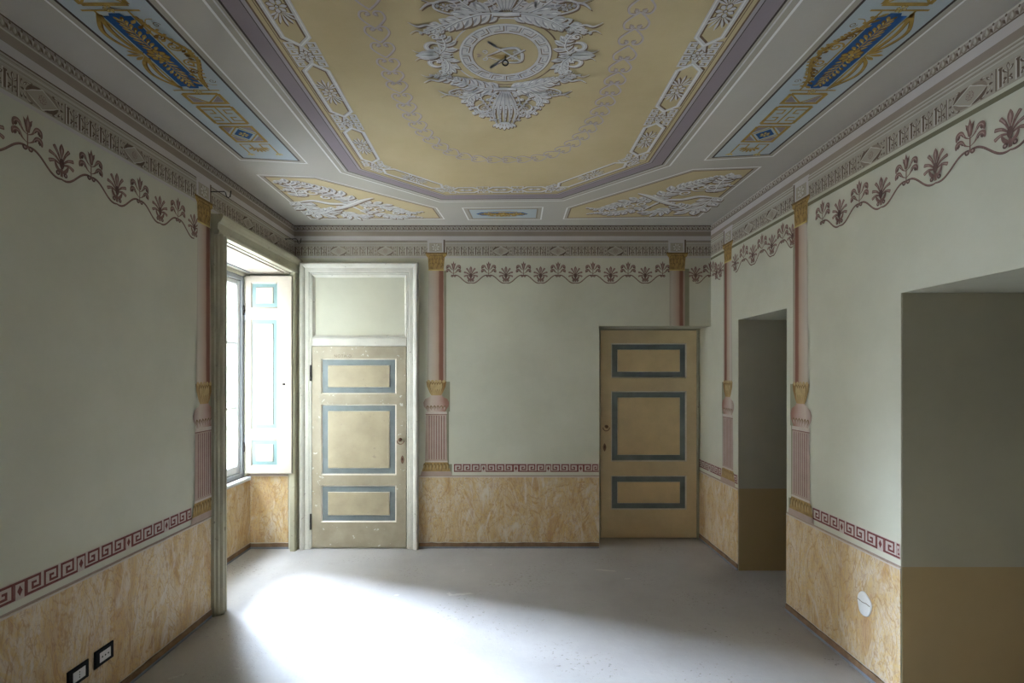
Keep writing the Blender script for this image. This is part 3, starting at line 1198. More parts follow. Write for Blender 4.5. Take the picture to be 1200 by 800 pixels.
# ------------------------------------------------------------------ painted columns
def make_column_meshes():
    r = {}
    # painted cast shade beside the column
    a = Art()
    for z0, z1, x in ((1.585, 2.64, 0.095), (1.30, 1.585, 0.13), (0.80, 1.30, 0.12), (0.69, 0.80, 0.15)):
        a.rect(0.03, z0, x, z1, M_SHAD, 0)
    r['shade'] = a.mesh('painted_column')
    # entablature block
    a = Art()
    a.rect(-0.085, 2.815, 0.082, 2.925, M_BND2, 5)
    a.rect(-0.095, 2.925, 0.092, 2.945, M_BND2, 5)
    a.rect(0.068, 2.815, 0.084, 2.935, M_FRD, 6)
    a.rect(-0.066, 2.822, 0.055, 2.905, M_FRG, 6)
    a.rosette((-0.005, 2.862), 0.042, 7, 7, M_FRL, M_FRM)
    r['entablature_block'] = a.mesh('entablature_block')
    # capital
    a = Art()
    a.poly([(-0.106, 2.812), (-0.098, 2.790), (-0.080, 2.765), (-0.072, 2.650), (0.070, 2.650), (0.080, 2.765), (0.098, 2.790), (0.106, 2.812)], M_CAP, 5)
    a.rect(-0.104, 2.800, 0.104, 2.814, M_CAPD, 6)
    a.rect(-0.076, 2.640, 0.074, 2.651, M_GOLDL, 6)
    for z, n, hh in ((2.652, 3, 0.075), (2.695, 4, 0.070), (2.740, 5, 0.050)):
        for i in range(n):
            x = (i - (n - 1) / 2) * (0.125 / n)
            a.tear((x * 0.9, z), PI / 2 - x * 3, hh, 0.040, M_CAPD, 6 + (z - 2.65) * 12)
            a.tear((x * 0.9 - 0.002, z), PI / 2 - x * 3, hh * 0.88, 0.030, M_CAP, 6.3 + (z - 2.65) * 12)
            a.tear((x * 0.9 - 0.003, z + 0.01), PI / 2 - x * 3, hh * 0.55, 0.005, M_GOLD, 6.6 + (z - 2.65) * 12)
    for s in (-1, 1):
        a.stroke(spiral((s * 0.078, 2.784), 0.016, PI / 2, -s * 1.4), 0.005, M_GOLD, 9)
    r['capital'] = a.mesh('capital')
    # shaft
    a = Art()
    a.poly([(-0.072, 2.640), (-0.089, 1.585), (0.089, 1.585), (0.072, 2.640)], M_SHAFT, 4)
    r['shaft'] = a.mesh('shaft')
    # gold cup
    a = Art()
    a.poly([(-0.095, 1.588), (-0.088, 1.54), (-0.060, 1.475), (-0.045, 1.455), (0.045, 1.455), (0.060, 1.475), (0.088, 1.54), (0.095, 1.588)], M_CUP, 6)
    for i in range(5):
        x = (i - 2) * 0.036
        a.tear((x * 0.5, 1.46), PI / 2 - x * 1.6, 0.125, 0.036, M_CAPD, 7)
        a.tear((x * 0.5, 1.462), PI / 2 - x * 1.6, 0.115, 0.026, M_CUPL, 8)
        a.disc((x, 1.588), 0.014, M_CUPL, 7, 10)
    r['cup'] = a.mesh('cup')
    # bulb
    a = Art()
    pts = []
    for s in (1, -1):
        prof = [(0.05, 1.460), (0.062, 1.440), (0.105, 1.420), (0.122, 1.385), (0.118, 1.350), (0.092, 1.315), (0.085, 1.300)]
        for x, z in (prof if s == 1 else reversed(prof)):
            pts.append((s * x, z))
    a.poly(pts, M_BALL, 5)
    for i in range(6):
        x = (i - 2.5) * 0.032
        a.tear((x * 0.9, 1.305), PI / 2 - x * 3, 0.055, 0.026, M_CAPD, 6)
        a.tear((x * 0.9, 1.305), PI / 2 - x * 3, 0.046, 0.016, M_PINK, 7)
    r['bulb'] = a.mesh('bulb')
    # fluted pedestal
    a = Art()
    a.rect(-0.102, 1.275, 0.102, 1.300, M_PINKL, 6)
    a.rect(-0.102, 1.270, 0.102, 1.276, M_PINKD, 7)
    a.poly([(-0.098, 1.275), (-0.106, 0.825), (0.106, 0.825), (0.098, 1.275)], M_PINK, 5)
    for i in range(7):
        x = -0.070 + i * 0.0235
        a.rect(x, 0.845, x + 0.009, 1.262, M_PINKD, 6)
        a.rect(x + 0.009, 0.845, x + 0.013, 1.262, M_PINKL, 6)
    r['pedestal'] = a.mesh('pedestal')
    # base
    a = Art()
    a.rect(-0.108, 0.818, 0.108, 0.832, M_PINKL, 7)
    a.poly([(-0.106, 0.820), (-0.136, 0.730), (0.136, 0.730), (0.106, 0.820)], M_CAP, 5)
    for i in range(8):
        x = (i - 3.5) * 0.028
        a.tear((x * 1.15, 0.732), PI / 2, 0.080, 0.022, M_CAPD, 6)
        a.tear((x * 1.15 - 0.003, 0.732), PI / 2, 0.068, 0.011, M_CUPL, 7)
    a.poly([(-0.140, 0.732), (-0.152, 0.690), (0.152, 0.690), (0.140, 0.732)], M_PINK, 7)
    r['base'] = a.mesh('base')
    return r


CM = make_column_meshes()


def column(parent, F, u, flip=1, cut=None):
    o = link('painted_column', CM['shade'] if cut is None else None, parent, at(F, u, 0, 0.0012) @ Matrix.Diagonal((flip, 1, 1, 1)))
    if cut:
        a = Art()
        a.rect(0.03, cut, 0.115, 2.66, M_SHAD, 0)
        a.build('painted_shade', o, Matrix())
        a = Art()
        a.rect(-0.074, cut, 0.074, 2.640, M_SHAFT, 4)
        a.build('shaft', o, Matrix())
    for k in ('entablature_block', 'capital') + (() if cut else ('shaft', 'cup', 'bulb', 'pedestal', 'base')):
        link(k, CM[k], o, Matrix())
    return o


column(wall_back, F_BACK, colB[0])
column(wall_back, F_BACK, colB[1], 1, RZ + 0.002)
for y in colL:
    column(wall_left, F_LEFT, y)
for y in colR:
    column(wall_right, F_RIGHT, -y, -1)


# ------------------------------------------------------------------ doors
def rectf(pts):
    return pts


def panel(parent, x0, y0, x1, y1, z, bw, mats, edge=0.012, deep=0.012, name='panel'):
    """recessed panel: pale moulded edge, coloured band, raised field"""
    mf, mb, mp = mats
    g = Geo()
    g.ring_profile((x0, y0, x1, y1), [(0, z), (edge * 0.35, z - deep * 0.3), (edge, z - deep)], mf)
    g.ring_profile((x0, y0, x1, y1), [(edge, z - deep), (edge + bw, z - deep + 0.001)], mb)
    g.ring_profile((x0, y0, x1, y1), [(edge + bw, z - deep + 0.001), (edge + bw + 0.004, z - 0.003)], mf)
    i = edge + bw + 0.004
    k = g.m(mp)
    n = len(g.v)
    g.v += [(x0 + i, y0 + i, z - 0.003), (x1 - i, y0 + i, z - 0.003), (x1 - i, y1 - i, z - 0.003), (x0 + i, y1 - i, z - 0.003)]
    g.f.append((n, n + 1, n + 2, n + 3))
    g.mi.append(k)
    return g.build(name, parent, Matrix())


def leaf_with_holes(x0, y0, x1, y1, z0, z1, holes, mat):
    """door leaf: stiles and rails round the panel openings (holes share the same x range)"""
    g = Geo()
    hx0, hx1 = holes[0][0], holes[0][2]
    g.box((x0, y0, z0), (hx0, y1, z1), mat)
    g.box((hx1, y0, z0), (x1, y1, z1), mat)
    ys = sorted([(h[1], h[3]) for h in holes])
    cur = y0
    for a, b in ys:
        g.box((hx0, cur, z0), (hx1, a, z1), mat)
        cur = b
    g.box((hx0, cur, z0), (hx1, y1, z1), mat)
    for a, b in ys:
        g.box((hx0, a, z0), (hx1, b, z0 + 0.006), mat)
    return g


def lift_ring(parent, x, y, z, flip=1):
    """small round knob with a drop ring"""
    g = Geo()
    g.lathe([(0.016, 0), (0.016, 0.004), (0.008, 0.007), (0.008, 0.020), (0.015, 0.027), (0.016, 0.034), (0.009, 0.040)], M_BRASS, (0, 0, 0))
    k = g.build('knob', parent, T((x, y, z)), True)
    g = Geo()
    pts = []
    for i in range(25):
        an = -PI * 1.05 + 2 * PI * 1.05 * 0 + (PI * 1.1) * i / 24
        pts.append((0.032 * math.cos(an), -0.012 + 0.030 * math.sin(an), 0.024))
    g.tube(pts, 0.0045, M_BRASS, 8)
    g.build('drop_handle', k, T((0.004 * flip, 0, 0)), True)


def keyplate(parent, x, y, z):
    g = Geo()
    pts = [(0.013 * math.cos(t) * (1 + 0.25 * math.cos(2 * t)), 0.040 * math.sin(t)) for t in [2 * PI * i / 20 for i in range(20)]]
    n = len(g.v)
    g.v += [(p[0], p[1], 0) for p in pts] + [(p[0] * 0.9, p[1] * 0.95, 0.003) for p in pts]
    k = g.m(M_BRASS)
    for i in range(20):
        j = (i + 1) % 20
        g.f.append((n + i, n + j, n + 20 + j, n + 20 + i))
        g.mi.append(k)
    g.f.append(tuple(n + 20 + i for i in range(20)))
    g.mi.append(k)
    g.lathe([(0.004, 0.003), (0.004, 0.0038)], M_BLACK, (0, 0.010, 0), 10)
    g.box((-0.0018, -0.012, 0.003), (0.0018, 0.010, 0.0038), M_BLACK)
    g.build('keyhole_plate', parent, T((x, y, z)))


def hinge(parent, x, y, z, h=0.15):
    g = Geo()
    g.tube([(0, -h / 2, 0), (0, -0.002, 0)], 0.008, M_IRON, 10)
    g.tube([(0, 0.002, 0), (0, h / 2, 0)], 0.008, M_IRON, 10)
    g.lathe([(0.009, 0), (0.006, 0.01)], M_IRON, (0, 0, 0), 8)
    g.build('hinge', parent, T((x, y, z)), True)


# door 1: left, in its tall white frame with an overpanel
d1 = structure(bpy.data.objects.new('door_1', None)); COL.objects.link(d1)
d1.matrix_world = F_BACK
xo0, xo1, zo = bx(351.5), bx(490.5), bz(308)
xi0, xi1, zi = bx(366.5), bx(477.5), bz(322)
g = Geo()
# profile measured from the inside edge outwards (offset to the left of travel)
prof = [(0.0, 0.0), (0.0, 0.026), (0.012, 0.032), (0.020, 0.030), (0.026, 0.036), (0.060, 0.038), (0.066, 0.050), (0.078, 0.060),
        (0.094, 0.066), (0.104, 0.060), (0.110, 0.040), (0.110, 0.0)]
g.sweep([(xi0, 0), (xi0, zi), (xi1, zi), (xi1, 0)], prof, M_FRAME)
g.build('door_frame', d1, Matrix())
g = Geo()
g.box((xi0, bz(405.5), 0), (xi1, bz(396), 0.030), M_FRAME, 0.006)
g.build('transom_rail', d1, Matrix())
g = Geo()
g.ring_profile((xi0, bz(396), xi1, zi), [(0, 0.030), (0.006, 0.030), (0.016, 0.016), (0.022, 0.012), (0.026, 0.004)], M_FRAME)
i = 0.026
n = len(g.v)
g.v += [(xi0 + i, bz(396) + i, 0.004), (xi1 - i, bz(396) + i, 0.004), (xi1 - i, zi - i, 0.004), (xi0 + i, zi - i, 0.004)]
g.f.append((n, n + 1, n + 2, n + 3)); g.mi.append(g.m(M_WALL))
g.build('overdoor_panel', d1, Matrix())
hx0, hx1 = bx(377), bx(465)
holes = [(hx0, bz(611), hx1, bz(568)), (hx0, bz(556), hx1, bz(473.5)), (hx0, bz(461.5), hx1, bz(420))]
LZ = 0.022
g = leaf_with_holes(bx(365.7) + 0.004, 0.014, bx(477.2) - 0.006, bz(406), 0.0, LZ, holes, M_DOORG)
leaf = g.build('leaf', d1, Matrix())
for h in holes:
    panel(leaf, h[0], h[1], h[2], h[3], LZ, 0.052, (M_DOORE, M_DOORB, M_DOORGP))
lift_ring(leaf, bx(469.8), bz(514.5), LZ)
keyplate(leaf, bx(472), bz(538), LZ)
hinge(d1, bx(365.5), bz(437), 0.032)
hinge(d1, bx(365.5), bz(610), 0.032)
# faint stencilled word, mostly rubbed away
fc = bpy.data.curves.new('stencil_word', 'FONT')
fc.body = 'NOTAIO'
fc.size = 0.036
fc.align_x = 'CENTER'
fc.space_character = 1.25
ft = bpy.data.objects.new('stencil_word', fc)
me = None
COL.objects.link(ft)
bpy.context.view_layer.update()
dg = bpy.context.evaluated_depsgraph_get()
me = bpy.data.meshes.new_from_object(ft.evaluated_get(dg))
bpy.data.objects.remove(ft)
M_STEN = plaster('stencil_ink', (0.10, 0.07, 0.06), 0.5, scale=60, bump=0)
me.materials.clear(); me.materials.append(M_STEN)
link('stencil_word', me, leaf, T((bx(402.5), bz(418.6), LZ + 0.0008)))

# door 2: right, set back in its recess
F_REC = frame((1, 0, 0), (0, 0, 1), (0, -1, 0), (0, RY, 0))
KR = 5.20 / FPX


def rx(px):
    return (px - VX) * KR


def rz(py):
    return EYE + (VY - py) * KR


d2 = structure(bpy.data.objects.new('door_2', None)); COL.objects.link(d2)
d2.matrix_world = F_REC
g = Geo()
x0, x1, zt = rx(703.5), rx(816.5), rz(386.5)
prof = [(0.0, 0.0), (0.0, 0.040), (0.010, 0.046), (0.020, 0.046), (0.024, 0.030), (0.036, 0.026), (0.036, 0.0)]
g.sweep([(x0, 0), (x0, zt), (x1, zt), (x1, 0)], prof, M_CASE)
g.build('door_frame', d2, Matrix())
hx0, hx1 = rx(716), rx(804.5)
holes = [(hx0, rz(597), hx1, rz(557)), (hx0, rz(540.5), hx1, rz(458)), (hx0, rz(443), hx1, rz(402))]
L2 = 0.038
g = leaf_with_holes(x0 + 0.004, 0.012, x1 - 0.003, zt - 0.004, 0.0, L2, holes, M_DOOR)
leaf = g.build('leaf', d2, Matrix())
for h in holes:
    panel(leaf, h[0], h[1], h[2], h[3], L2, 0.052, (M_DOORE, M_DOORB, M_DOORP))
lift_ring(leaf, rx(710.3), rz(499.5), L2, -1)
keyplate(leaf, rx(708.5), rz(524), L2)

# ------------------------------------------------------------------ window architrave (trim_1)
def casing(name, y0, y1, far):
    """painted timber architrave of a window niche; far = leg runs into the room corner"""
    t = structure(bpy.data.objects.new(name, None)); COL.objects.link(t)
    t.matrix_world = F_LEFT
    zt = NZ
    # near leg: flat board standing proud with a moulded outer edge
    prof_w = [(-0.004, 0.0), (-0.004, 0.050), (0.010, 0.056), (0.022, 0.056), (0.026, 0.050), (0.048, 0.052), (0.054, 0.062),
              (0.062, 0.064), (0.070, 0.058), (0.076, 0.044), (0.090, 0.040), (0.096, 0.026), (0.108, 0.022), (0.112, 0.0)]
    g = Geo()
    g.sweep([(y0, 0), (y0, zt + 0.004)], prof_w, M_CASE)
    g.build('casing_leg', t, Matrix())
    g = Geo()
    g.sweep([(y1, zt + 0.004), (y1, 0)], [(-0.004 if False else -0.085, 0.0), (-0.085, 0.040), (-0.070, 0.048), (-0.020, 0.050), (-0.010, 0.055), (0.010, 0.055), (0.010, 0.0)], M_CASE)
    g.build('casing_leg', t, Matrix())
    g = Geo()
    g.sweep([(y0 - 0.108, zt), (min(y1 + 0.01, D - 0.004) if far else y1 + 0.10, zt)],
            [(-0.006, 0.0), (-0.006, 0.050), (0.008, 0.056), (0.024, 0.056), (0.030, 0.046), (0.072, 0.050), (0.082, 0.066),
             (0.104, 0.080), (0.122, 0.084), (0.132, 0.078), (0.134, 0.0)], M_CASE)
    g.build('casing_lintel', t, Matrix())
    # panelled soffit of the niche
    g = Geo()
    w0, w1 = y0 + 0.01, y1 - 0.03
    g.box((w0, zt - 0.012, -0.415), (w1, zt - 0.002, -0.002), M_SHUTP)
    g.build('soffit_board', t, Matrix())
    for k, (a, b) in enumerate(((-0.050, -0.036), (-0.36, -0.345))):
        g = Geo()
        g.box((w0 + 0.02, zt - 0.020, a), (w1 - 0.10, zt - 0.012, b), M_WING if k else M_BND1)
        g.build('soffit_moulding', t, Matrix())
    g = Geo()
    g.box((w1 - 0.115, zt - 0.020, -0.36), (w1 - 0.10, zt - 0.012, -0.036), M_BND1)
    g.build('soffit_moulding', t, Matrix())
    return t


casing('trim_1', N0, N1, True)


# plain upper jamb of the niche between marble and shutter is wall; the window itself
def window(name, y0, y1):
    """two-leaf casement: local x = Y, y = Z, z = into the room"""
    t = structure(bpy.data.objects.new(name, None)); COL.objects.link(t)
    t.matrix_world = F_NB
    g = Geo()
    f = 0.045
    za, zb = WZ0, WZ1
    for a, b in (((y0, za, -0.09), (y0 + f, zb, -0.01)), ((y1 - f, za, -0.09), (y1, zb, -0.01)),
                 ((y0 + f, zb - f, -0.09), (y1 - f, zb, -0.01)), ((y0 + f, za, -0.09), (y1 - f, za + f, -0.01))):
        g.box(a, b, M_WING, 0.006)
    g.build('window_frame', t, Matrix())
    g = Geo()
    g.box((y0 - 0.02, za - 0.035, -0.02), (y1 + 0.02, za, 0.045), M_WIN, 0.008)
    g.build('window_sill', t, Matrix())
    mid = (y0 + y1) / 2
    for a, b in ((y0 + f, mid), (mid, y1 - f)):
        g = Geo()
        s = 0.05
        lo, hi = za + f, zb - f
        g.box((a, lo, -0.070), (a + s, hi, -0.028), M_WIN, 0.008)
        g.box((b - s, lo, -0.070), (b, hi, -0.028), M_WIN, 0.008)
        g.box((a + s, lo, -0.070), (b - s, lo + 0.075, -0.028), M_WIN, 0.008)
        g.box((a + s, hi - s, -0.070), (b - s, hi, -0.028), M_WIN, 0.008)
        c = g.build('casement', t, Matrix())
        g = Geo()
        for k in (1, 2):
            z = lo + (hi - lo) * k / 3 + 0.01
            g = Geo()
            g.box((a + s, z - 0.012, -0.064), (b - s, z + 0.012, -0.034), M_WIN, 0.005)
            g.build('glazing_bar', c, Matrix())
        zs = [lo + 0.075] + [lo + (hi - lo) * k / 3 + 0.01 for k in (1, 2)] + [hi - s]
        for k in range(3):
            g = Geo()
            g.box((a + s - 0.004, zs[k] + (0.010 if k else -0.004), -0.051), (b - s + 0.004, zs[k + 1] - (0.010 if k < 2 else -0.004), -0.047), M_GLASS)
            g.build('pane', c, Matrix())
    g = Geo()
    g.tube([(mid, za + 0.1, -0.018), (mid, zb - 0.1, -0.018)], 0.007, M_WING, 8)
    g.box((mid - 0.012, 1.45, -0.03), (mid + 0.012, 1.57, -0.012), M_WING)
    g.tube([(mid, 1.51, -0.012), (mid, 1.51, 0.02), (mid + 0.09, 1.50, 0.022)], 0.007, M_WING, 8)
    g.build('espagnolette', t, Matrix(), True)
    for z in (0.98, 2.25):
        hinge(t, y1 - 0.025, z, -0.004, 0.09)
    return t


window('window_1', WY0, WY1)

# folded shutter standing against the far jamb
sx0, sx1 = -2.385, -2.385 + 0.425
F_SH = frame((1, 0, 0), (0, 0, 1), (0, -1, 0), (sx0, N1 - 0.085, 0.735))
sh = bpy.data.objects.new('window_shutter', None); COL.objects.link(sh)
sh.matrix_world = F_SH
tag(sh, 'tall cream panelled wooden shutter with teal bands folded back beside the window', 'shutter')
KS = 4.80 / FPX


def sxp(px):
    return (px - VX) * KS - sx0


def szp(py):
    return EYE + (VY - py) * KS - 0.735


sw, shh = sx1 - sx0, 2.565 - 0.735
hx0, hx1 = sxp(294.5), sxp(326)
holes = [(hx0, szp(546), hx1, szp(515)), (hx0, szp(503), hx1, szp(373.5)), (hx0, szp(361), hx1, szp(331))]
g = leaf_with_holes(0, 0, sw, shh, 0, 0.030, holes, M_SHUT)
lf = g.build('shutter_leaf', sh, Matrix())
for h in holes:
    panel(lf, h[0], h[1], h[2], h[3], 0.030, 0.034, (M_SHUT, M_SHUTB, M_SHUTP), edge=0.010, name='shutter_panel')
g = Geo()
g.lathe([(0.010, 0), (0.010, 0.003), (0.004, 0.006), (0.004, 0.014), (0.009, 0.020), (0.006, 0.026)], M_IRON)
g.build('knob', sh, T((sxp(333.5), szp(450), 0.030)), True)
for z in (0.32, 1.45):
    g = Geo()
    g.tube([(0, -0.04, 0), (0, 0.04, 0)], 0.007, M_WING, 8)
    g.build('hinge', sh, T((-0.006, z, 0.022)), True)
g = Geo()      # second, hidden leaf folded behind the first
g.box((0.01, 0.0, -0.045), (sw - 0.02, shh, -0.006), M_SHUT)
g.build('folded_leaf', sh, Matrix())

# ------------------------------------------------------------------ ceiling painting
# octagon corner points (outer edge of the grey moulding), far half; the near half mirrors it about Y = 2.30
YC = 2.30
oct_far = [(-1.145, 3.64), (-0.52, 4.255), (0.50, 4.225), (1.145, 3.52)]
oct_pts = oct_far + [(x, 2 * YC - y) for x, y in reversed([(-1.145, 3.64), (-0.52, 4.255), (0.50, 4.225), (1.145, 3.52)])]


def inset(P, d):
    """inset of a convex polygon"""
    n = len(P)
    cx = sum(p[0] for p in P) / n
    cy = sum(p[1] for p in P) / n
    lines = []
    for i in range(n):
        a, b = P[i], P[(i + 1) % n]
        dx, dy = b[0] - a[0], b[1] - a[1]
        L = math.hypot(dx, dy)
        nx, ny = -dy / L, dx / L
        if (cx - a[0]) * nx + (cy - a[1]) * ny < 0:
            nx, ny = -nx, -ny
        dd = d[i] if isinstance(d, (list, tuple)) else d
        lines.append(((a[0] + nx * dd, a[1] + ny * dd), (dx, dy)))
    out = []
    for i in range(n):
        (p, u), (q, v) = lines[i - 1], lines[i]
        den = u[0] * v[1] - u[1] * v[0]
        t = ((q[0] - p[0]) * v[1] - (q[1] - p[1]) * v[0]) / den
        out.append((p[0] + u[0] * t, p[1] + u[1] * t))
    return out


def ringband(A, P, d0, d1, mat, layer):
    a, b = inset(P, d0), inset(P, d1)
    n = len(P)
    A._add(a + b, [(i, (i + 1) % n, n + (i + 1) % n, n + i) for i in range(n)], mat, layer)


def cart():
    return Art(1, -1)


CE = at(F_CEIL, 0, 0, 0.0012)
A = cart()
A.poly(inset(oct_pts, 0.16), M_YEL, 1)
A.build('yellow_field', ceiling, CE)
for d0, d1, m, nm, ly in ((0.0, 0.012, M_WHTL, 'painted_moulding', 1), (0.012, 0.040, M_BND3, 'painted_moulding', 1),
                          (0.040, 0.048, M_WHT, 'painted_moulding', 2), (0.048, 0.060, M_BND3, 'painted_moulding', 1),
                          (0.060, 0.070, M_DRK, 'painted_moulding', 2),
                          (0.070, 0.142, M_PURP, 'purple_band', 1), (0.142, 0.146, M_DRK, 'painted_moulding', 2),
                          (0.146, 0.164, M_PURPL, 'painted_moulding', 2), (0.164, 0.172, M_BRN, 'painted_moulding', 3),
                          (0.190, 0.194, M_BRN, 'painted_moulding', 3)):
    A = cart()
    ringband(A, oct_pts, d0, d1, m, ly)
    A.build(nm, ceiling, CE)
# inner band line beyond the guilloche


def guilloche_unit(L, w=0.140, knot=True):
    """one hexagon with its palmettes plus half knots at both ends, centred at 0, along x"""
    a = cart()
    h = w / 2
    kx = L / 2 - 0.10 if L > 0.42 else L / 2 - 0.055
    sh = (0.006, 0.008)
    lw = 0.021
    hexa = [(-kx - 0.035, 0), (-kx + 0.02, h * 0.78), (kx - 0.02, h * 0.78), (kx + 0.035, 0), (kx - 0.02, -h * 0.78), (-kx + 0.02, -h * 0.78)]
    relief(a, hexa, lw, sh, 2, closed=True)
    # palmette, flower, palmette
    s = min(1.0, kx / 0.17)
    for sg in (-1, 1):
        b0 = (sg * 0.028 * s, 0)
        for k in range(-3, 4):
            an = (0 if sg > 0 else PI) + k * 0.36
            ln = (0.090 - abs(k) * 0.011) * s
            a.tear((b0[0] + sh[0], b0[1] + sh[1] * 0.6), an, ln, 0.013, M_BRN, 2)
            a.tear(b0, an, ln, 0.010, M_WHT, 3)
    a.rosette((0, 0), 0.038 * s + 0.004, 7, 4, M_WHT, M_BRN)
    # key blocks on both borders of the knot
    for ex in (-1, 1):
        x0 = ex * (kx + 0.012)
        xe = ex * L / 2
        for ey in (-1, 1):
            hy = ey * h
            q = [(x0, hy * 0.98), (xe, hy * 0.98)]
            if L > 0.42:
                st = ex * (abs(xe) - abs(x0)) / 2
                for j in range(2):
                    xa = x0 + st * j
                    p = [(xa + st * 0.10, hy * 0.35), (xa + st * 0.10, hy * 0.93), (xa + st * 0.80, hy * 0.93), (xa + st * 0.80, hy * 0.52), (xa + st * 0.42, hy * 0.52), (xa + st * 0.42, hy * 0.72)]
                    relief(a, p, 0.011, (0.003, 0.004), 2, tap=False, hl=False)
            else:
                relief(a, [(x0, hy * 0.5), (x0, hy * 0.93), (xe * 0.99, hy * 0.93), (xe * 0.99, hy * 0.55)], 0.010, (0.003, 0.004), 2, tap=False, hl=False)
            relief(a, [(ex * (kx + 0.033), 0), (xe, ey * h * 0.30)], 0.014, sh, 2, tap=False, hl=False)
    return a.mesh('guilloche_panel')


A = cart()
A.rosette((0, 0), 0.036, 8, 7, M_WHT, M_BRN)
ME_KROS = A.mesh('guilloche_rosette')
mid = inset(oct_pts, 0.272)
nO = len(mid)
n_side = {0: 1, 1: 3, 2: 1, 3: 4, 4: 1, 5: 3, 6: 1, 7: 4}
for i in range(nO):
    a_, b_ = mid[i], mid[(i + 1) % nO]
    dx, dy = b_[0] - a_[0], b_[1] - a_[1]
    L = math.hypot(dx, dy)
    k = n_side[i]
    me = guilloche_unit(L / k - 0.012 * 0)
    an = math.atan2(-dy, dx)          # in the flipped frame
    for j in range(k):
        t = (j + 0.5) / k
        p = (a_[0] + dx * t, a_[1] + dy * t)
        link('guilloche_panel', me, ceiling, CE @ T((p[0], -p[1], 0)) @ Matrix.Rotation(an, 4, 'Z'))
        q = (a_[0] + dx * j / k, a_[1] + dy * j / k)
        link('guilloche_rosette', ME_KROS, ceiling, CE @ T((q[0], -q[1], 0)))

# chain of hearts


def heart_mesh():
    a = cart()
    for s in (-1, 1):
        p = bez([(0, 0.062), (s * 0.030, 0.030), (s * 0.050, -0.004), (s * 0.042, -0.036), (s * 0.018, -0.040), (s * 0.010, -0.022), (s * 0.024, -0.016)], 6)
        a.stroke([(x + 0.003, y + 0.004) for x, y in p], 0.0075, M_LILD, 1)
        a.stroke(p, 0.0085, M_LIL, 2)
        a.disc((s * 0.018, -0.024), 0.010, M_LILD, 2, 10)
        a.disc((s * 0.017, -0.025), 0.006, M_LIL, 3, 8)
    return a.mesh('painted_heart')


ME_HEART = heart_mesh()
path = []
for i in range(720):
    t = 2 * PI * i / 720
    ex = 2 / 2.9
    c_, s_ = math.cos(t), math.sin(t)
    path.append((0.012 + 0.535 * math.copysign(abs(c_) ** ex, c_), YC + 1.12 * math.copysign(abs(s_) ** ex, s_)))
acc = [0]
for i in range(720):
    a_, b_ = path[i], path[(i + 1) % 720]
    acc.append(acc[-1] + math.hypot(b_[0] - a_[0], b_[1] - a_[1]))
NH = int(acc[-1] / 0.098)
for k in range(NH):
    s = acc[-1] * k / NH
    i = next(q for q in range(720) if acc[q + 1] >= s)
    a_, b_ = path[i], path[(i + 1) % 720]
    # chain runs clockwise seen in plan: tips point backwards along the path direction
    an = math.atan2((b_[1] - a_[1]), (b_[0] - a_[0]))
    th = math.atan2(-math.sin(an), math.cos(an)) - PI / 2
    link('painted_heart', ME_HEART, ceiling, CE @ T((a_[0], -a_[1], 0)) @ Matrix.Rotation(th, 4, 'Z'))

# central medallion ------------------------------------------------
CX, CY = 0.012, YC


def med(fn, name, layer_off=0):
    a = cart()
    fn(a)
    return a.build(name, ceiling, CE @ T((CX, -CY, 0)))


def f_ring(a):
    a.circle((0, 0), 0.236, 0.007, M_BRN, 2, 72, -PI * 0.28, PI * 0.72)
    a.circle((0, 0), 0.236, 0.007, M_WHT, 2, 72, PI * 0.72, PI * 1.72)
    a.circle((0.002, 0.003), 0.176, 0.062, M_BRN, 2, 72)
    a.circle((0, 0), 0.176, 0.058, M_WHT, 3, 72)
    a.circle((0, 0), 0.200, 0.004, M_WHTL, 4, 72)
    n = 16
    for k in range(n):
        t0 = 2 * PI * k / n
        dt = 2 * PI / n
        def P(s, r):
            return ((0.153 + 0.046 * r) * math.cos(t0 + dt * s), (0.153 + 0.046 * r) * math.sin(t0 + dt * s))
        a.stroke([P(0.05, 0.2), P(0.05, 0.85), P(0.35, 0.87), P(0.68, 0.85), P(0.68, 0.42), P(0.36, 0.42)], 0.0045, M_GRY, 4)
        a.stroke([P(0.9, 0.85), P(0.9, 0.2), P(0.55, 0.17), P(0.25, 0.2)], 0.0045, M_BRN, 4)


med(f_ring, 'key_pattern_ring')


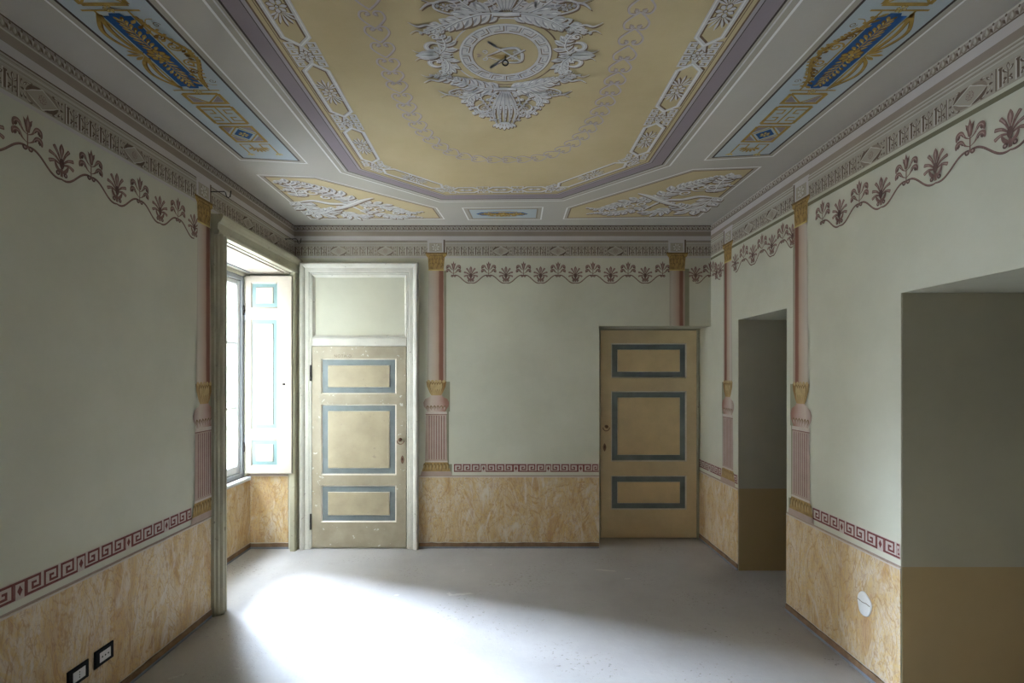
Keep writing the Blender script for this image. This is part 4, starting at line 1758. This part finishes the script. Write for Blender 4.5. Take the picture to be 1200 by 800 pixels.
def f_lyre(a):
    sh = (0.004, 0.005)
    # bow of two curved horns, crossed arrows
    relief(a, bez([(-0.085, 0.005), (-0.045, -0.018), (-0.005, -0.044), (0.045, -0.050), (0.062, -0.030), (0.075, 0.000), (0.070, 0.045), (0.030, 0.055), (-0.01, 0.045), (-0.085, 0.012)], 6), 0.017, sh, 3)
    relief(a, [(-0.055, -0.070), (0.075, 0.045)], 0.009, sh, 5, tap=False)
    relief(a, [(-0.050, 0.068), (0.085, -0.040)], 0.009, sh, 5, tap=False)
    for c, s in (((-0.055, -0.070), 1), ((-0.050, 0.068), -1)):
        for k in range(3):
            a.tear((c[0] + 0.010 * k, c[1] + 0.009 * k * s), PI + 0.9 * s, 0.034, 0.014, M_WHT, 6)
            a.tear((c[0] + 0.010 * k, c[1] + 0.009 * k * s), -0.6 * s - PI / 2 * s, 0.034, 0.014, M_GRY, 6)
    a.poly([(-0.08, 0.0), (0.045, -0.005), (0.07, 0.015), (-0.02, 0.03)], M_ORG, 2)
    for s in (-1, 1):
        a.stroke(spiral((-0.092, s * 0.026), 0.014, -s * PI / 2, s * 1.2), 0.006, M_WHT, 6)
        a.stroke(spiral((-0.090, s * 0.028), 0.014, -s * PI / 2, s * 1.2), 0.003, M_BRN, 5)
        a.tear((-0.100, 0), PI + s * 0.35, 0.030, 0.010, M_REDL, 6)
    a.rosette((0.040, 0.018), 0.018, 6, 4, M_WHT, M_GRY)
    a.rosette((0.045, -0.02), 0.014, 6, 4, M_WHT, M_GRY)


med(f_lyre, 'painted_lyre')


def quad_leaf(pts, w, lobes, side=0, sh=(0.006, 0.009), lay=3):
    """the same leaf in the four quadrants (x and y mirrored)"""
    for mx in (-1, 1):
        for my in (-1, 1):
            a = cart()
            acanthus(a, [(x * mx, y * my) for x, y in pts], w, lobes, lay, sh, side * mx * my)
            a.build('acanthus_leaf', ceiling, CE @ T((CX, -CY, 0)))


quad_leaf([(0.030, 0.268), (0.100, 0.262), (0.185, 0.225), (0.262, 0.165)], 0.125, 6)
quad_leaf([(0.292, 0.006), (0.262, 0.050), (0.262, 0.100), (0.282, 0.140)], 0.092, 5)
quad_leaf([(0.190, 0.215), (0.250, 0.200), (0.300, 0.170), (0.352, 0.150)], 0.070, 5)
quad_leaf([(0.090, 0.270), (0.150, 0.310), (0.190, 0.370), (0.175, 0.450)], 0.100, 6)
quad_leaf([(0.175, 0.440), (0.140, 0.510), (0.100, 0.520), (0.072, 0.470)], 0.062, 5)
quad_leaf([(0.020, 0.280), (0.060, 0.330), (0.078, 0.400), (0.062, 0.460)], 0.050, 4)
quad_leaf([(0.150, 0.285), (0.200, 0.290), (0.250, 0.300), (0.330, 0.345)], 0.028, 4)
quad_leaf([(0.066, 0.480), (0.080, 0.545), (0.062, 0.590), (0.030, 0.560)], 0.034, 4)


def f_scroll(a):
    for mx in (-1, 1):
        for my in (-1, 1):
            def Q(pts):
                return [(x * mx, y * my) for x, y in pts]
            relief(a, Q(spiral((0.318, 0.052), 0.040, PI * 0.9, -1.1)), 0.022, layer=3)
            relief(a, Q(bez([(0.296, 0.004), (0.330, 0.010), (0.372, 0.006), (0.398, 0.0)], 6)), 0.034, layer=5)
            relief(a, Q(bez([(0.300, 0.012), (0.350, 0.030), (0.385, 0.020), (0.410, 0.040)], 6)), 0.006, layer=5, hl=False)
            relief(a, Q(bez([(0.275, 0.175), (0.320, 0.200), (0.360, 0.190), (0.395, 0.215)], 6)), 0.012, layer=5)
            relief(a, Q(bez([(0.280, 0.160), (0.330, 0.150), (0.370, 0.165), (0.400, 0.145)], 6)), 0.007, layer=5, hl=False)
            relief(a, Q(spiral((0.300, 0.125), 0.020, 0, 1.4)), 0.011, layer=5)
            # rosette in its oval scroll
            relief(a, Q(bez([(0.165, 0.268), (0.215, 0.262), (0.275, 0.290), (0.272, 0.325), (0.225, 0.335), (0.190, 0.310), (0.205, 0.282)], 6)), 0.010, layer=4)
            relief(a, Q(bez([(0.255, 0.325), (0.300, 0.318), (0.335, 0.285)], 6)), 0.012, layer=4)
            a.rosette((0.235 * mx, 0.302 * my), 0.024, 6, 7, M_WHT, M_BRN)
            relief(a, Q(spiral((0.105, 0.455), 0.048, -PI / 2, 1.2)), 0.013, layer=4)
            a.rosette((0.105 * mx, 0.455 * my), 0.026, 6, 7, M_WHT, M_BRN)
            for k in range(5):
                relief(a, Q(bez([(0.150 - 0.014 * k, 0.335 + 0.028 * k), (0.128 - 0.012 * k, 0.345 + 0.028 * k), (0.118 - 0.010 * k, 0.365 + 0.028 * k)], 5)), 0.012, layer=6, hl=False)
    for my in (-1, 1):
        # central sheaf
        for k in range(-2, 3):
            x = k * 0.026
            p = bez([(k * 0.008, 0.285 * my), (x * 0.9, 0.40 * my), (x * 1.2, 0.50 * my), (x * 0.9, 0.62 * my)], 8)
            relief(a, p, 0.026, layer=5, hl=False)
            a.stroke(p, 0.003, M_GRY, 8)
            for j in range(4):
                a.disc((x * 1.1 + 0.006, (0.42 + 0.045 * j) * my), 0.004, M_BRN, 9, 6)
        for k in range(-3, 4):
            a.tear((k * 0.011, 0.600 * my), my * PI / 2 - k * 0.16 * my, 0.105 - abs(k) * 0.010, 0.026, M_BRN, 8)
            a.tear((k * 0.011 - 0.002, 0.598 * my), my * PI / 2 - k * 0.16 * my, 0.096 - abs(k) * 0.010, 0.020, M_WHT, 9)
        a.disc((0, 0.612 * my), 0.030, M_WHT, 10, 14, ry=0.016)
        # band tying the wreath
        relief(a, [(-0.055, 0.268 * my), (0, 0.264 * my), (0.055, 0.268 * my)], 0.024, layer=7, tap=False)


med(f_scroll, 'painted_scrollwork')


# long pale blue panels ---------------------------------------------
def frame_rect(P, parent, inner, mats=(M_WHTL, M_BND3, M_DRK), ws=(0.010, 0.026, 0.012), flip=False):
    A = cart()
    d = 0
    for w_, m in zip(ws, mats):
        ringband(A, P, d, d + w_, m, 2)
        d += w_
    A.build('painted_moulding', parent, CE)
    A = cart()
    A.poly(inset(P, d - 0.002), inner, 1)
    A.build('panel_ground', parent, CE)


def long_panel(s, yf):
    xa, xb = s * 1.745, s * 1.312
    if s > 0:
        xa, xb = 1.765, 1.335
    P = [(xa, 2 * YC - yf), (xa, yf - 0.03), (xb, yf + 0.03), (xb, 2 * YC - yf)]
    frame_rect(P, ceiling, M_SKY)
    xm = s * 1.532 if s < 0 else 1.552
    # long blue field with notched ends
    A = cart()
    A.poly([(xm - 0.056, YC - 0.250), (xm - 0.030, YC - 0.250), (xm - 0.022, YC - 0.266), (xm + 0.022, YC - 0.266), (xm + 0.030, YC - 0.250), (xm + 0.056, YC - 0.250),
            (xm + 0.056, YC + 0.250), (xm + 0.030, YC + 0.250), (xm + 0.022, YC + 0.266), (xm - 0.022, YC + 0.266), (xm - 0.030, YC + 0.250), (xm - 0.056, YC + 0.250)], M_BLUE, 3)
    A.build('blue_field', ceiling, CE)
    A = cart()
    for e in (-1, 1):
        A.stroke([(xm + e * 0.066, YC - 0.28), (xm + e * 0.066, YC + 0.28)], 0.009, M_GOLD, 4)
    for my in (-1, 1):
        A.stroke([(xm, YC), (xm, YC + my * 0.235)], 0.006, M_GOLD, 5)
        for k in range(9):
            y = YC + my * (0.035 + 0.023 * k)
            for e in (-1, 1):
                aa = my * PI / 2 - e * my * (0.95 - 0.05 * k)
                A.tear((xm, y), aa, 0.050 - 0.003 * abs(k - 3), 0.015, M_GOLDD if (k + e) % 3 == 0 else M_GOLD, 5 + 0.1 * k)
                A.tear((xm, y + 0.003), aa, 0.036 - 0.002 * abs(k - 3), 0.006, M_GOLDL, 6.2)
    # open loops on the wall side
        for r, wd in ((0.110, 0.012), (0.050, 0.013)):
            p = bez([(xm + s * 0.066, YC + my * 0.015), (xm + s * (0.058 + r * 0.5), YC + my * 0.07), (xm + s * (0.06 + r * 0.62), YC + my * 0.16), (xm + s * 0.066, YC + my * 0.262)], 8)
            A.stroke([(x + 0.003, y + 0.005) for x, y in p], wd * 1.35, M_GOLDD, 3)
            A.stroke(p, wd * 1.15, M_GOLD, 4)
        # shell scroll on the room side
        p = bez([(xm - s * 0.066, YC + my * 0.250), (xm - s * 0.085, YC + my * 0.17), (xm - s * 0.120, YC + my * 0.10), (xm - s * 0.150, YC + my * 0.035), (xm - s * 0.140, YC)], 8)
        A.stroke([(x + 0.002, y + 0.004) for x, y in p], 0.018, M_GOLDD, 3)
        A.stroke(p, 0.014, M_GOLD, 4)
        for k in range(10):
            q = p[2 + k * 3]
            A.tear(q, (0 if s > 0 else PI) + my * 0.6, 0.052 - 0.002 * k, 0.016, M_GOLDD if k % 2 else M_GOLD, 4.2 + 0.05 * k)
            A.tear(q, (PI if s > 0 else 0) - my * 0.6, 0.022, 0.014, M_GOLD, 4.2 + 0.05 * k)
        A.stroke(spiral((xm - s * 0.104, YC + my * 0.058), 0.030, 0, s * my * 1.6), 0.008, M_GOLD, 5)
        A.stroke(spiral((xm - s * 0.086, YC + my * 0.125), 0.020, 0, s * my * 1.6), 0.006, M_GOLDD, 5)
        for k in range(6):
            t = 0.02 + 0.03 * k
            A.tear((xm - s * (0.145 - 0.010 * k), YC + my * t), PI if s > 0 else 0, 0.020, 0.013, M_GOLD, 5)
        A.stroke(spiral((xm - s * 0.125, YC + my * 0.20), 0.016, 0, -s * my * 1.3), 0.003, M_GOLDD, 5)
        A.stroke(bez([(xm - s * 0.08, YC + my * 0.20), (xm - s * 0.10, YC + my * 0.23), (xm - s * 0.13, YC + my * 0.235)], 5), 0.004, M_GOLD, 5)
        # cross bar
        A.stroke([(xm - 0.115, YC + my * 0.283), (xm + 0.115, YC + my * 0.283)], 0.010, M_GOLD, 5)
        A.rosette((xm, YC + my * 0.292), 0.022, 6, 6, M_GOLDL, M_GOLDD)
    for k in range(5):
        a_ = (k - 2) * 0.5
        A.tear((xm + s * 0.060, YC), (0 if s > 0 else PI) + a_, 0.085 - abs(k - 2) * 0.016, 0.018, M_GOLD, 6)
    A.rosette((xm, YC), 0.048, 8, 8, M_GOLD, M_GOLDD, M_GOLDL)
    A.build('gilt_ornament', ceiling, CE)
    # gilt meander towers at both ends
    for my in (-1, 1):
        A = cart()
        def R(x0, y0, x1, y1, m, l_):
            A.poly([(xm + x0, YC + my * y0), (xm + x1, YC + my * y0), (xm + x1, YC + my * y1), (xm + x0, YC + my * y1)], m, l_)
        def ST(pts, w=0.019, m=M_GOLD, l_=4):
            A.stroke([(xm + x, YC + my * y) for x, y in pts], w, m, l_)
        h = 0.090
        # triangles block
        ST([(-h, 0.315), (h, 0.315)]); ST([(-h, 0.315), (-h, 0.405), (h, 0.405), (h, 0.315)])
        ST([(-h, 0.315), (0, 0.400), (h, 0.315)], 0.009)
        for e in (-1, 1):
            A.poly([(xm + e * (h - 0.012), YC + my * 0.335), (xm + e * 0.022, YC + my * 0.394), (xm + e * (h - 0.012), YC + my * 0.394)], M_PURP, 3)
        # meander block
        ST([(-h, 0.440), (h, 0.440)]); ST([(-h, 0.625), (h, 0.625)])
        ST([(-h, 0.440), (-h, 0.625)]); ST([(h, 0.440), (h, 0.625)])
        for e in (-1, 1):
            ST([(e * h, 0.475), (e * 0.030, 0.475), (e * 0.030, 0.512), (e * 0.062, 0.512)], 0.009)
            ST([(e * h, 0.590), (e * 0.030, 0.590), (e * 0.030, 0.553), (e * 0.062, 0.553)], 0.009)
        ST([(0, 0.440), (0, 0.625)], 0.009)
        # lozenge block
        ST([(-h, 0.660), (h, 0.660), (h, 0.850), (-h, 0.850), (-h, 0.660)])
        ST([(0, 0.665), (h * 0.85, 0.755), (0, 0.845), (-h * 0.85, 0.755), (0, 0.665)], 0.009)
        A.poly([(xm, YC + my * 0.690), (xm + h * 0.62, YC + my * 0.755), (xm, YC + my * 0.820), (xm - h * 0.62, YC + my * 0.755)], M_BLUE, 3)
        for e in (-1, 1):
            for (ya, yb) in ((0.672, 0.735), (0.838, 0.775)):
                A.poly([(xm + e * 0.022, YC + my * ya), (xm + e * (h - 0.010), YC + my * ya), (xm + e * (h - 0.010), YC + my * yb)], M_PURP, 3)
        A.rosette((xm, YC + my * 0.755), 0.030, 6, 5, M_GOLDL, M_GOLDD)
        # end hooks and tassels
        for e in (-1, 1):
            ST([(e * 0.030, 0.935), (e * 0.030, 0.885), (e * h, 0.885), (e * h, 1.015)], 0.010)
            ST([(e * 0.030, 0.935), (e * 0.060, 0.935)], 0.009)
            for k in (-1, 0, 1):
                A.tear((xm + e * h, YC + my * 1.005), my * (PI / 2) + k * 0.5, 0.045, 0.014, M_GOLDL, 5)
        for k in range(-3, 4):
            A.tear((xm, YC + my * 0.925), my * PI / 2 + k * 0.38, 0.075, 0.016, M_GOLD, 5)
        A.build('gilt_meander', ceiling, CE)


long_panel(-1, 3.455)
long_panel(1, 3.40)

# corner panels: five-sided yellow fields with white scroll relief ----
PL = [C(300, 204), C(369, 206.5), C(512, 243), C(521.5, 256.5), C(364, 256.5)]
PR = [C(893, 194.5), C(812, 197.6), C(664, 243), C(659.5, 256.5), C(819, 254)]


def corner_panel(P, s, my):
    Q = [(x, y if my > 0 else 2 * YC - y) for x, y in P]
    frame_rect(Q, ceiling, M_YEL, (M_WHTL, M_BND3, M_BRN), (0.012, 0.022, 0.010))
    # ornament traced in the left panel's own coordinates
    def tr(pts):
        out = []
        for (cx_, cy_) in pts:
            x, y = C(300 + cx_ / 5.217, 195 + cy_ / 5.217)
            if s > 0:
                x, y = -x + 0.020, y - 0.10
            out.append((x, y if my > 0 else 2 * YC - y))
        return out
    shp = (0.008, 0.022 * my)
    def piece(fn):
        A = cart()
        fn(A)
        A.build('acanthus_scroll', ceiling, CE)
    piece(lambda A: acanthus(A, tr([(600, 222), (520, 180), (430, 150), (330, 118), (262, 92)]), 0.19, 8, 3, shp))
    piece(lambda A: acanthus(A, tr([(262, 180), (230, 130), (180, 95), (125, 92)]), 0.17, 6, 3, shp))
    piece(lambda A: acanthus(A, tr([(225, 120), (190, 140), (145, 142)]), 0.05, 4, 3, shp))
    piece(lambda A: acanthus(A, tr([(262, 210), (330, 262), (400, 285), (470, 262), (560, 235)]), 0.24, 8, 4, shp))
    piece(lambda A: relief(A, bez(tr([(262, 212), (350, 205), (450, 222), (570, 232), (690, 290)]), 8), 0.050, shp, 6))
    piece(lambda A: relief(A, bez(tr([(470, 262), (560, 235), (640, 205), (715, 186)]), 8), 0.060, shp, 8))
    piece(lambda A: acanthus(A, tr([(630, 228), (740, 228), (850, 258), (940, 280), (1012, 272)]), 0.14, 10, 3, shp))
    piece(lambda A: acanthus(A, tr([(650, 262), (760, 290), (860, 305), (940, 300), (1010, 306)]), 0.12, 10, 3, shp))
    piece(lambda A: acanthus(A, tr([(530, 275), (600, 300), (700, 298)]), 0.19, 6, 3, shp))
    def curls(A):
        for (x, y, r) in ((345, 155, 0.075), (430, 185, 0.055), (760, 262, 0.06), (860, 283, 0.045), (270, 150, 0.05), (690, 250, 0.05)):
            c = tr([(x, y)])[0]
            relief(A, spiral(c, r, 0.4, s * my * 1.5), 0.020, (0.006, 0.012 * my), 5)
    piece(curls)


for my in (1, -1):
    corner_panel(PL, -1, my)
    corner_panel(PR, 1, my)

# small blue cartouche between the corner panels
for my in (1, -1):
    P = [C(541, 243), C(637, 242), C(634.5, 257), C(548.5, 257.5)]
    P = [(x, y if my > 0 else 2 * YC - y) for x, y in P]
    frame_rect(P, ceiling, M_SKY, (M_WHTL, M_BND3, M_FRM), (0.012, 0.030, 0.012))
    A = cart()
    ym = sum(p[1] for p in P) / 4
    x0, x1 = -0.235, 0.225
    A.poly([(x0, ym), (x0 + 0.05, ym - 0.045), (x1 - 0.05, ym - 0.045), (x1, ym), (x1 - 0.05, ym + 0.045), (x0 + 0.05, ym + 0.045)], M_BLUE, 3)
    for e in (-1, 1):
        acanthus(A, [(0, ym), (e * 0.07, ym + 0.01), (e * 0.14, ym - 0.01), (e * 0.20, ym)], 0.075, 6, 4, (0.003, 0.005), m=M_GOLD, dm=M_GOLDD, vein=M_GOLDD, hm=M_GOLDL)
        A.stroke(bez([(0, ym + e * 0.075), (0.06, ym + e * 0.072), (0.13, ym + e * 0.055)], 6), 0.012, M_GOLD, 4)
        A.stroke(bez([(0, ym + e * 0.075), (-0.06, ym + e * 0.072), (-0.13, ym + e * 0.055)], 6), 0.012, M_GOLD, 4)
    A.rosette((0, ym), 0.06, 8, 8, M_GOLD, M_GOLDD, M_GOLDL)
    A.build('gilt_cartouche', ceiling, CE)

# ------------------------------------------------------------------ small things
# iron ring hook in the medallion
hk = bpy.data.objects.new('ceiling_hook', None); COL.objects.link(hk)
hk.location = (CX, YC + 0.01, H)
tag(hk, 'small black iron ring hook hanging from the centre of the painted medallion', 'hook')
g = Geo()
g.tube([(0, 0, 0), (0, 0, -0.020)], 0.0028, M_IRON, 8)
g.lathe([(0.009, -0.0025), (0.009, 0)], M_IRON, (0, 0, 0), 12)
g.build('stem', hk, Matrix(), True)
g = Geo()
g.tube([(0.0125 * math.cos(t), 0, -0.032 + 0.0125 * math.sin(t)) for t in [2 * PI * k / 24 for k in range(24)]], 0.0030, M_IRON, 8, True)
g.build('ring', hk, Matrix(), True)


def bracket(u, z, label, ln=0.135):
    b = bpy.data.objects.new('curtain_bracket', None); COL.objects.link(b)
    b.matrix_world = at(F_LEFT, u, z, 0)
    tag(b, label, 'bracket', 'curtain brackets above the window')
    g = Geo()
    g.tube([(0, 0, 0), (0, 0.002, ln * 0.72), (0, -0.008, ln * 0.80), (0, -0.032, ln * 0.84), (0, -0.040, ln * 0.92), (0, -0.034, ln * 1.02), (0, 0.006, ln * 1.06)], 0.0038, M_IRON, 8)
    g.build('hooked_rod', b, Matrix(), True)
    g = Geo()
    g.lathe([(0.011, 0.001), (0.010, 0.004)], M_IRON, (0, 0, 0), 12)
    g.build('wall_plate', b, Matrix())


bracket(3.50, 2.888, 'black iron curtain hook sticking out beside the gold capital on left wall')
bracket(4.72, 2.890, 'black iron curtain hook sticking out in the corner above the left door')


def socket(u, z, label, kind):
    b = bpy.data.objects.new('wall_socket', None); COL.objects.link(b)
    b.matrix_world = at(F_LEFT, u, z, 0.0036)
    tag(b, label, 'socket', 'sockets low on the left wall')
    g = Geo()
    g.box((-0.060, -0.042, 0), (0.060, 0.042, 0.009), M_BLACK, 0.004)
    g.build('cover_plate', b, Matrix())
    g = Geo()
    g.box((-0.034, -0.024, 0.009), (0.036, 0.024, 0.0105), M_WPL, 0.001)
    ins = g.build('white_insert', b, Matrix())
    for k in (-1, 0, 1):
        g = Geo()
        g.lathe([(0.0042, 0.0100), (0.0042, 0.0112)], M_BLACK, (0, 0, 0), 10)
        if kind == 'row':
            g.build('pin_hole', ins, T((0.019 * k, 0, 0)))
        else:
            g.build('pin_hole', ins, T((0.001, 0.012 * k, 0)) @ Matrix.Diagonal((0.7, 0.7, 1, 1)))


socket(2.562, 0.258, 'black framed white socket nearer the window, with three round holes in a row', 'row')
socket(2.405, 0.250, 'black framed white wall plate nearest the left edge, three tiny holes stacked', 'col')

# round blanked junction box on the right wall
jb = bpy.data.objects.new('junction_cover', None); COL.objects.link(jb)
jb.matrix_world = at(F_RIGHT, -2.826, 0.392, 0.0036)
tag(jb, 'round white plastered junction cover on the marbled dado of the right wall', 'wall cover')
g = Geo()
pts = []
for k in range(28):
    t = 2 * PI * k / 28
    r = 0.060 * (1 + 0.05 * math.sin(3 * t + 1) + 0.03 * math.sin(5 * t))
    pts.append((r * math.cos(t) * 0.92, r * math.sin(t) * 1.12))
n = 28
g.v += [(x, y, 0) for x, y in pts] + [(x * 0.95, y * 0.95, 0.004) for x, y in pts]
k_ = g.m(M_GYP)
for i in range(n):
    j = (i + 1) % n
    g.f.append((i, j, n + j, n + i)); g.mi.append(k_)
g.f.append(tuple(n + i for i in range(n))); g.mi.append(k_)
g.build('plaster_disc', jb, Matrix())
g = Geo()
g.tube([(-0.050, 0.012, 0.005), (-0.01, 0.006, 0.0055), (0.02, 0.010, 0.0055), (0.046, 0.006, 0.005)], 0.0018, M_FRM, 6)
g.build('crack', jb, Matrix())

# plaster smears and scratches on the floor
for (px, py, sx_, sy_, rot) in ((541, 696, 0.16, 0.035, 0.2), (527, 696, 0.03, 0.07, 0.5), (708, 668, 0.20, 0.03, -0.25), (582, 684, 0.05, 0.015, 0), (465, 697, 0.04, 0.03, 0.4),
                                (735, 678, 0.06, 0.02, 0.3)):
    y = FPX * EYE / (py - VY)
    x = (px - VX) * y / FPX
    a = Art()
    pts = []
    for k in range(18):
        t = 2 * PI * k / 18
        r = 0.5 * (1 + random.uniform(-0.35, 0.25))
        pts.append((sx_ * r * math.cos(t), sy_ * r * math.sin(t)))
    a.poly(pts, plaster('plaster_smear', (0.50, 0.475, 0.445), 0.08, scale=20), 0)
    a.build('plaster_smear', floor, T((x, y, 0.0008)) @ Matrix.Rotation(rot, 4, 'Z'))

# ------------------------------------------------------------------ outside: narrow street
g = Geo()
wbox(g, -40, -2.62, -40, 40, -4.3, -4.0, M_ROAD)
st = structure(g.build('street'))
bd = bpy.data.objects.new('townhouse', None); COL.objects.link(bd)
bd.location = (-7.4, -4.0, -4.0)
tag(bd, 'plastered townhouse across the street outside the window', 'building')
g = Geo()
g.box((-6, -16.0, 0), (0, 10.6, 12.9), M_STUC)
g.box((-6, -16.2, 12.9), (0.35, 10.8, 13.2), M_STUC)
g.build('facade', bd, Matrix())
for iz in range(4):
    for iy in range(9):
        y = -13.7 + iy * 2.75
        z = 0.8 + iz * 3.1
        g = Geo()
        g.box((0, y - 0.62, z - 0.08), (0.06, y - 0.5, z + 1.98), M_FRAME)
        g.box((0, y + 0.5, z - 0.08), (0.06, y + 0.62, z + 1.98), M_FRAME)
        g.box((0, y - 0.5, z + 1.86), (0.06, y + 0.5, z + 1.98), M_FRAME)
        g.box((0, y - 0.7, z - 0.16), (0.12, y + 0.7, z - 0.06), M_FRAME)
        f_ = g.build('window', bd, Matrix())
        g = Geo()
        g.box((0.0, y - 0.5, z - 0.06), (0.012, y + 0.5, z + 1.86), M_WING)
        g.build('pane', f_, Matrix())
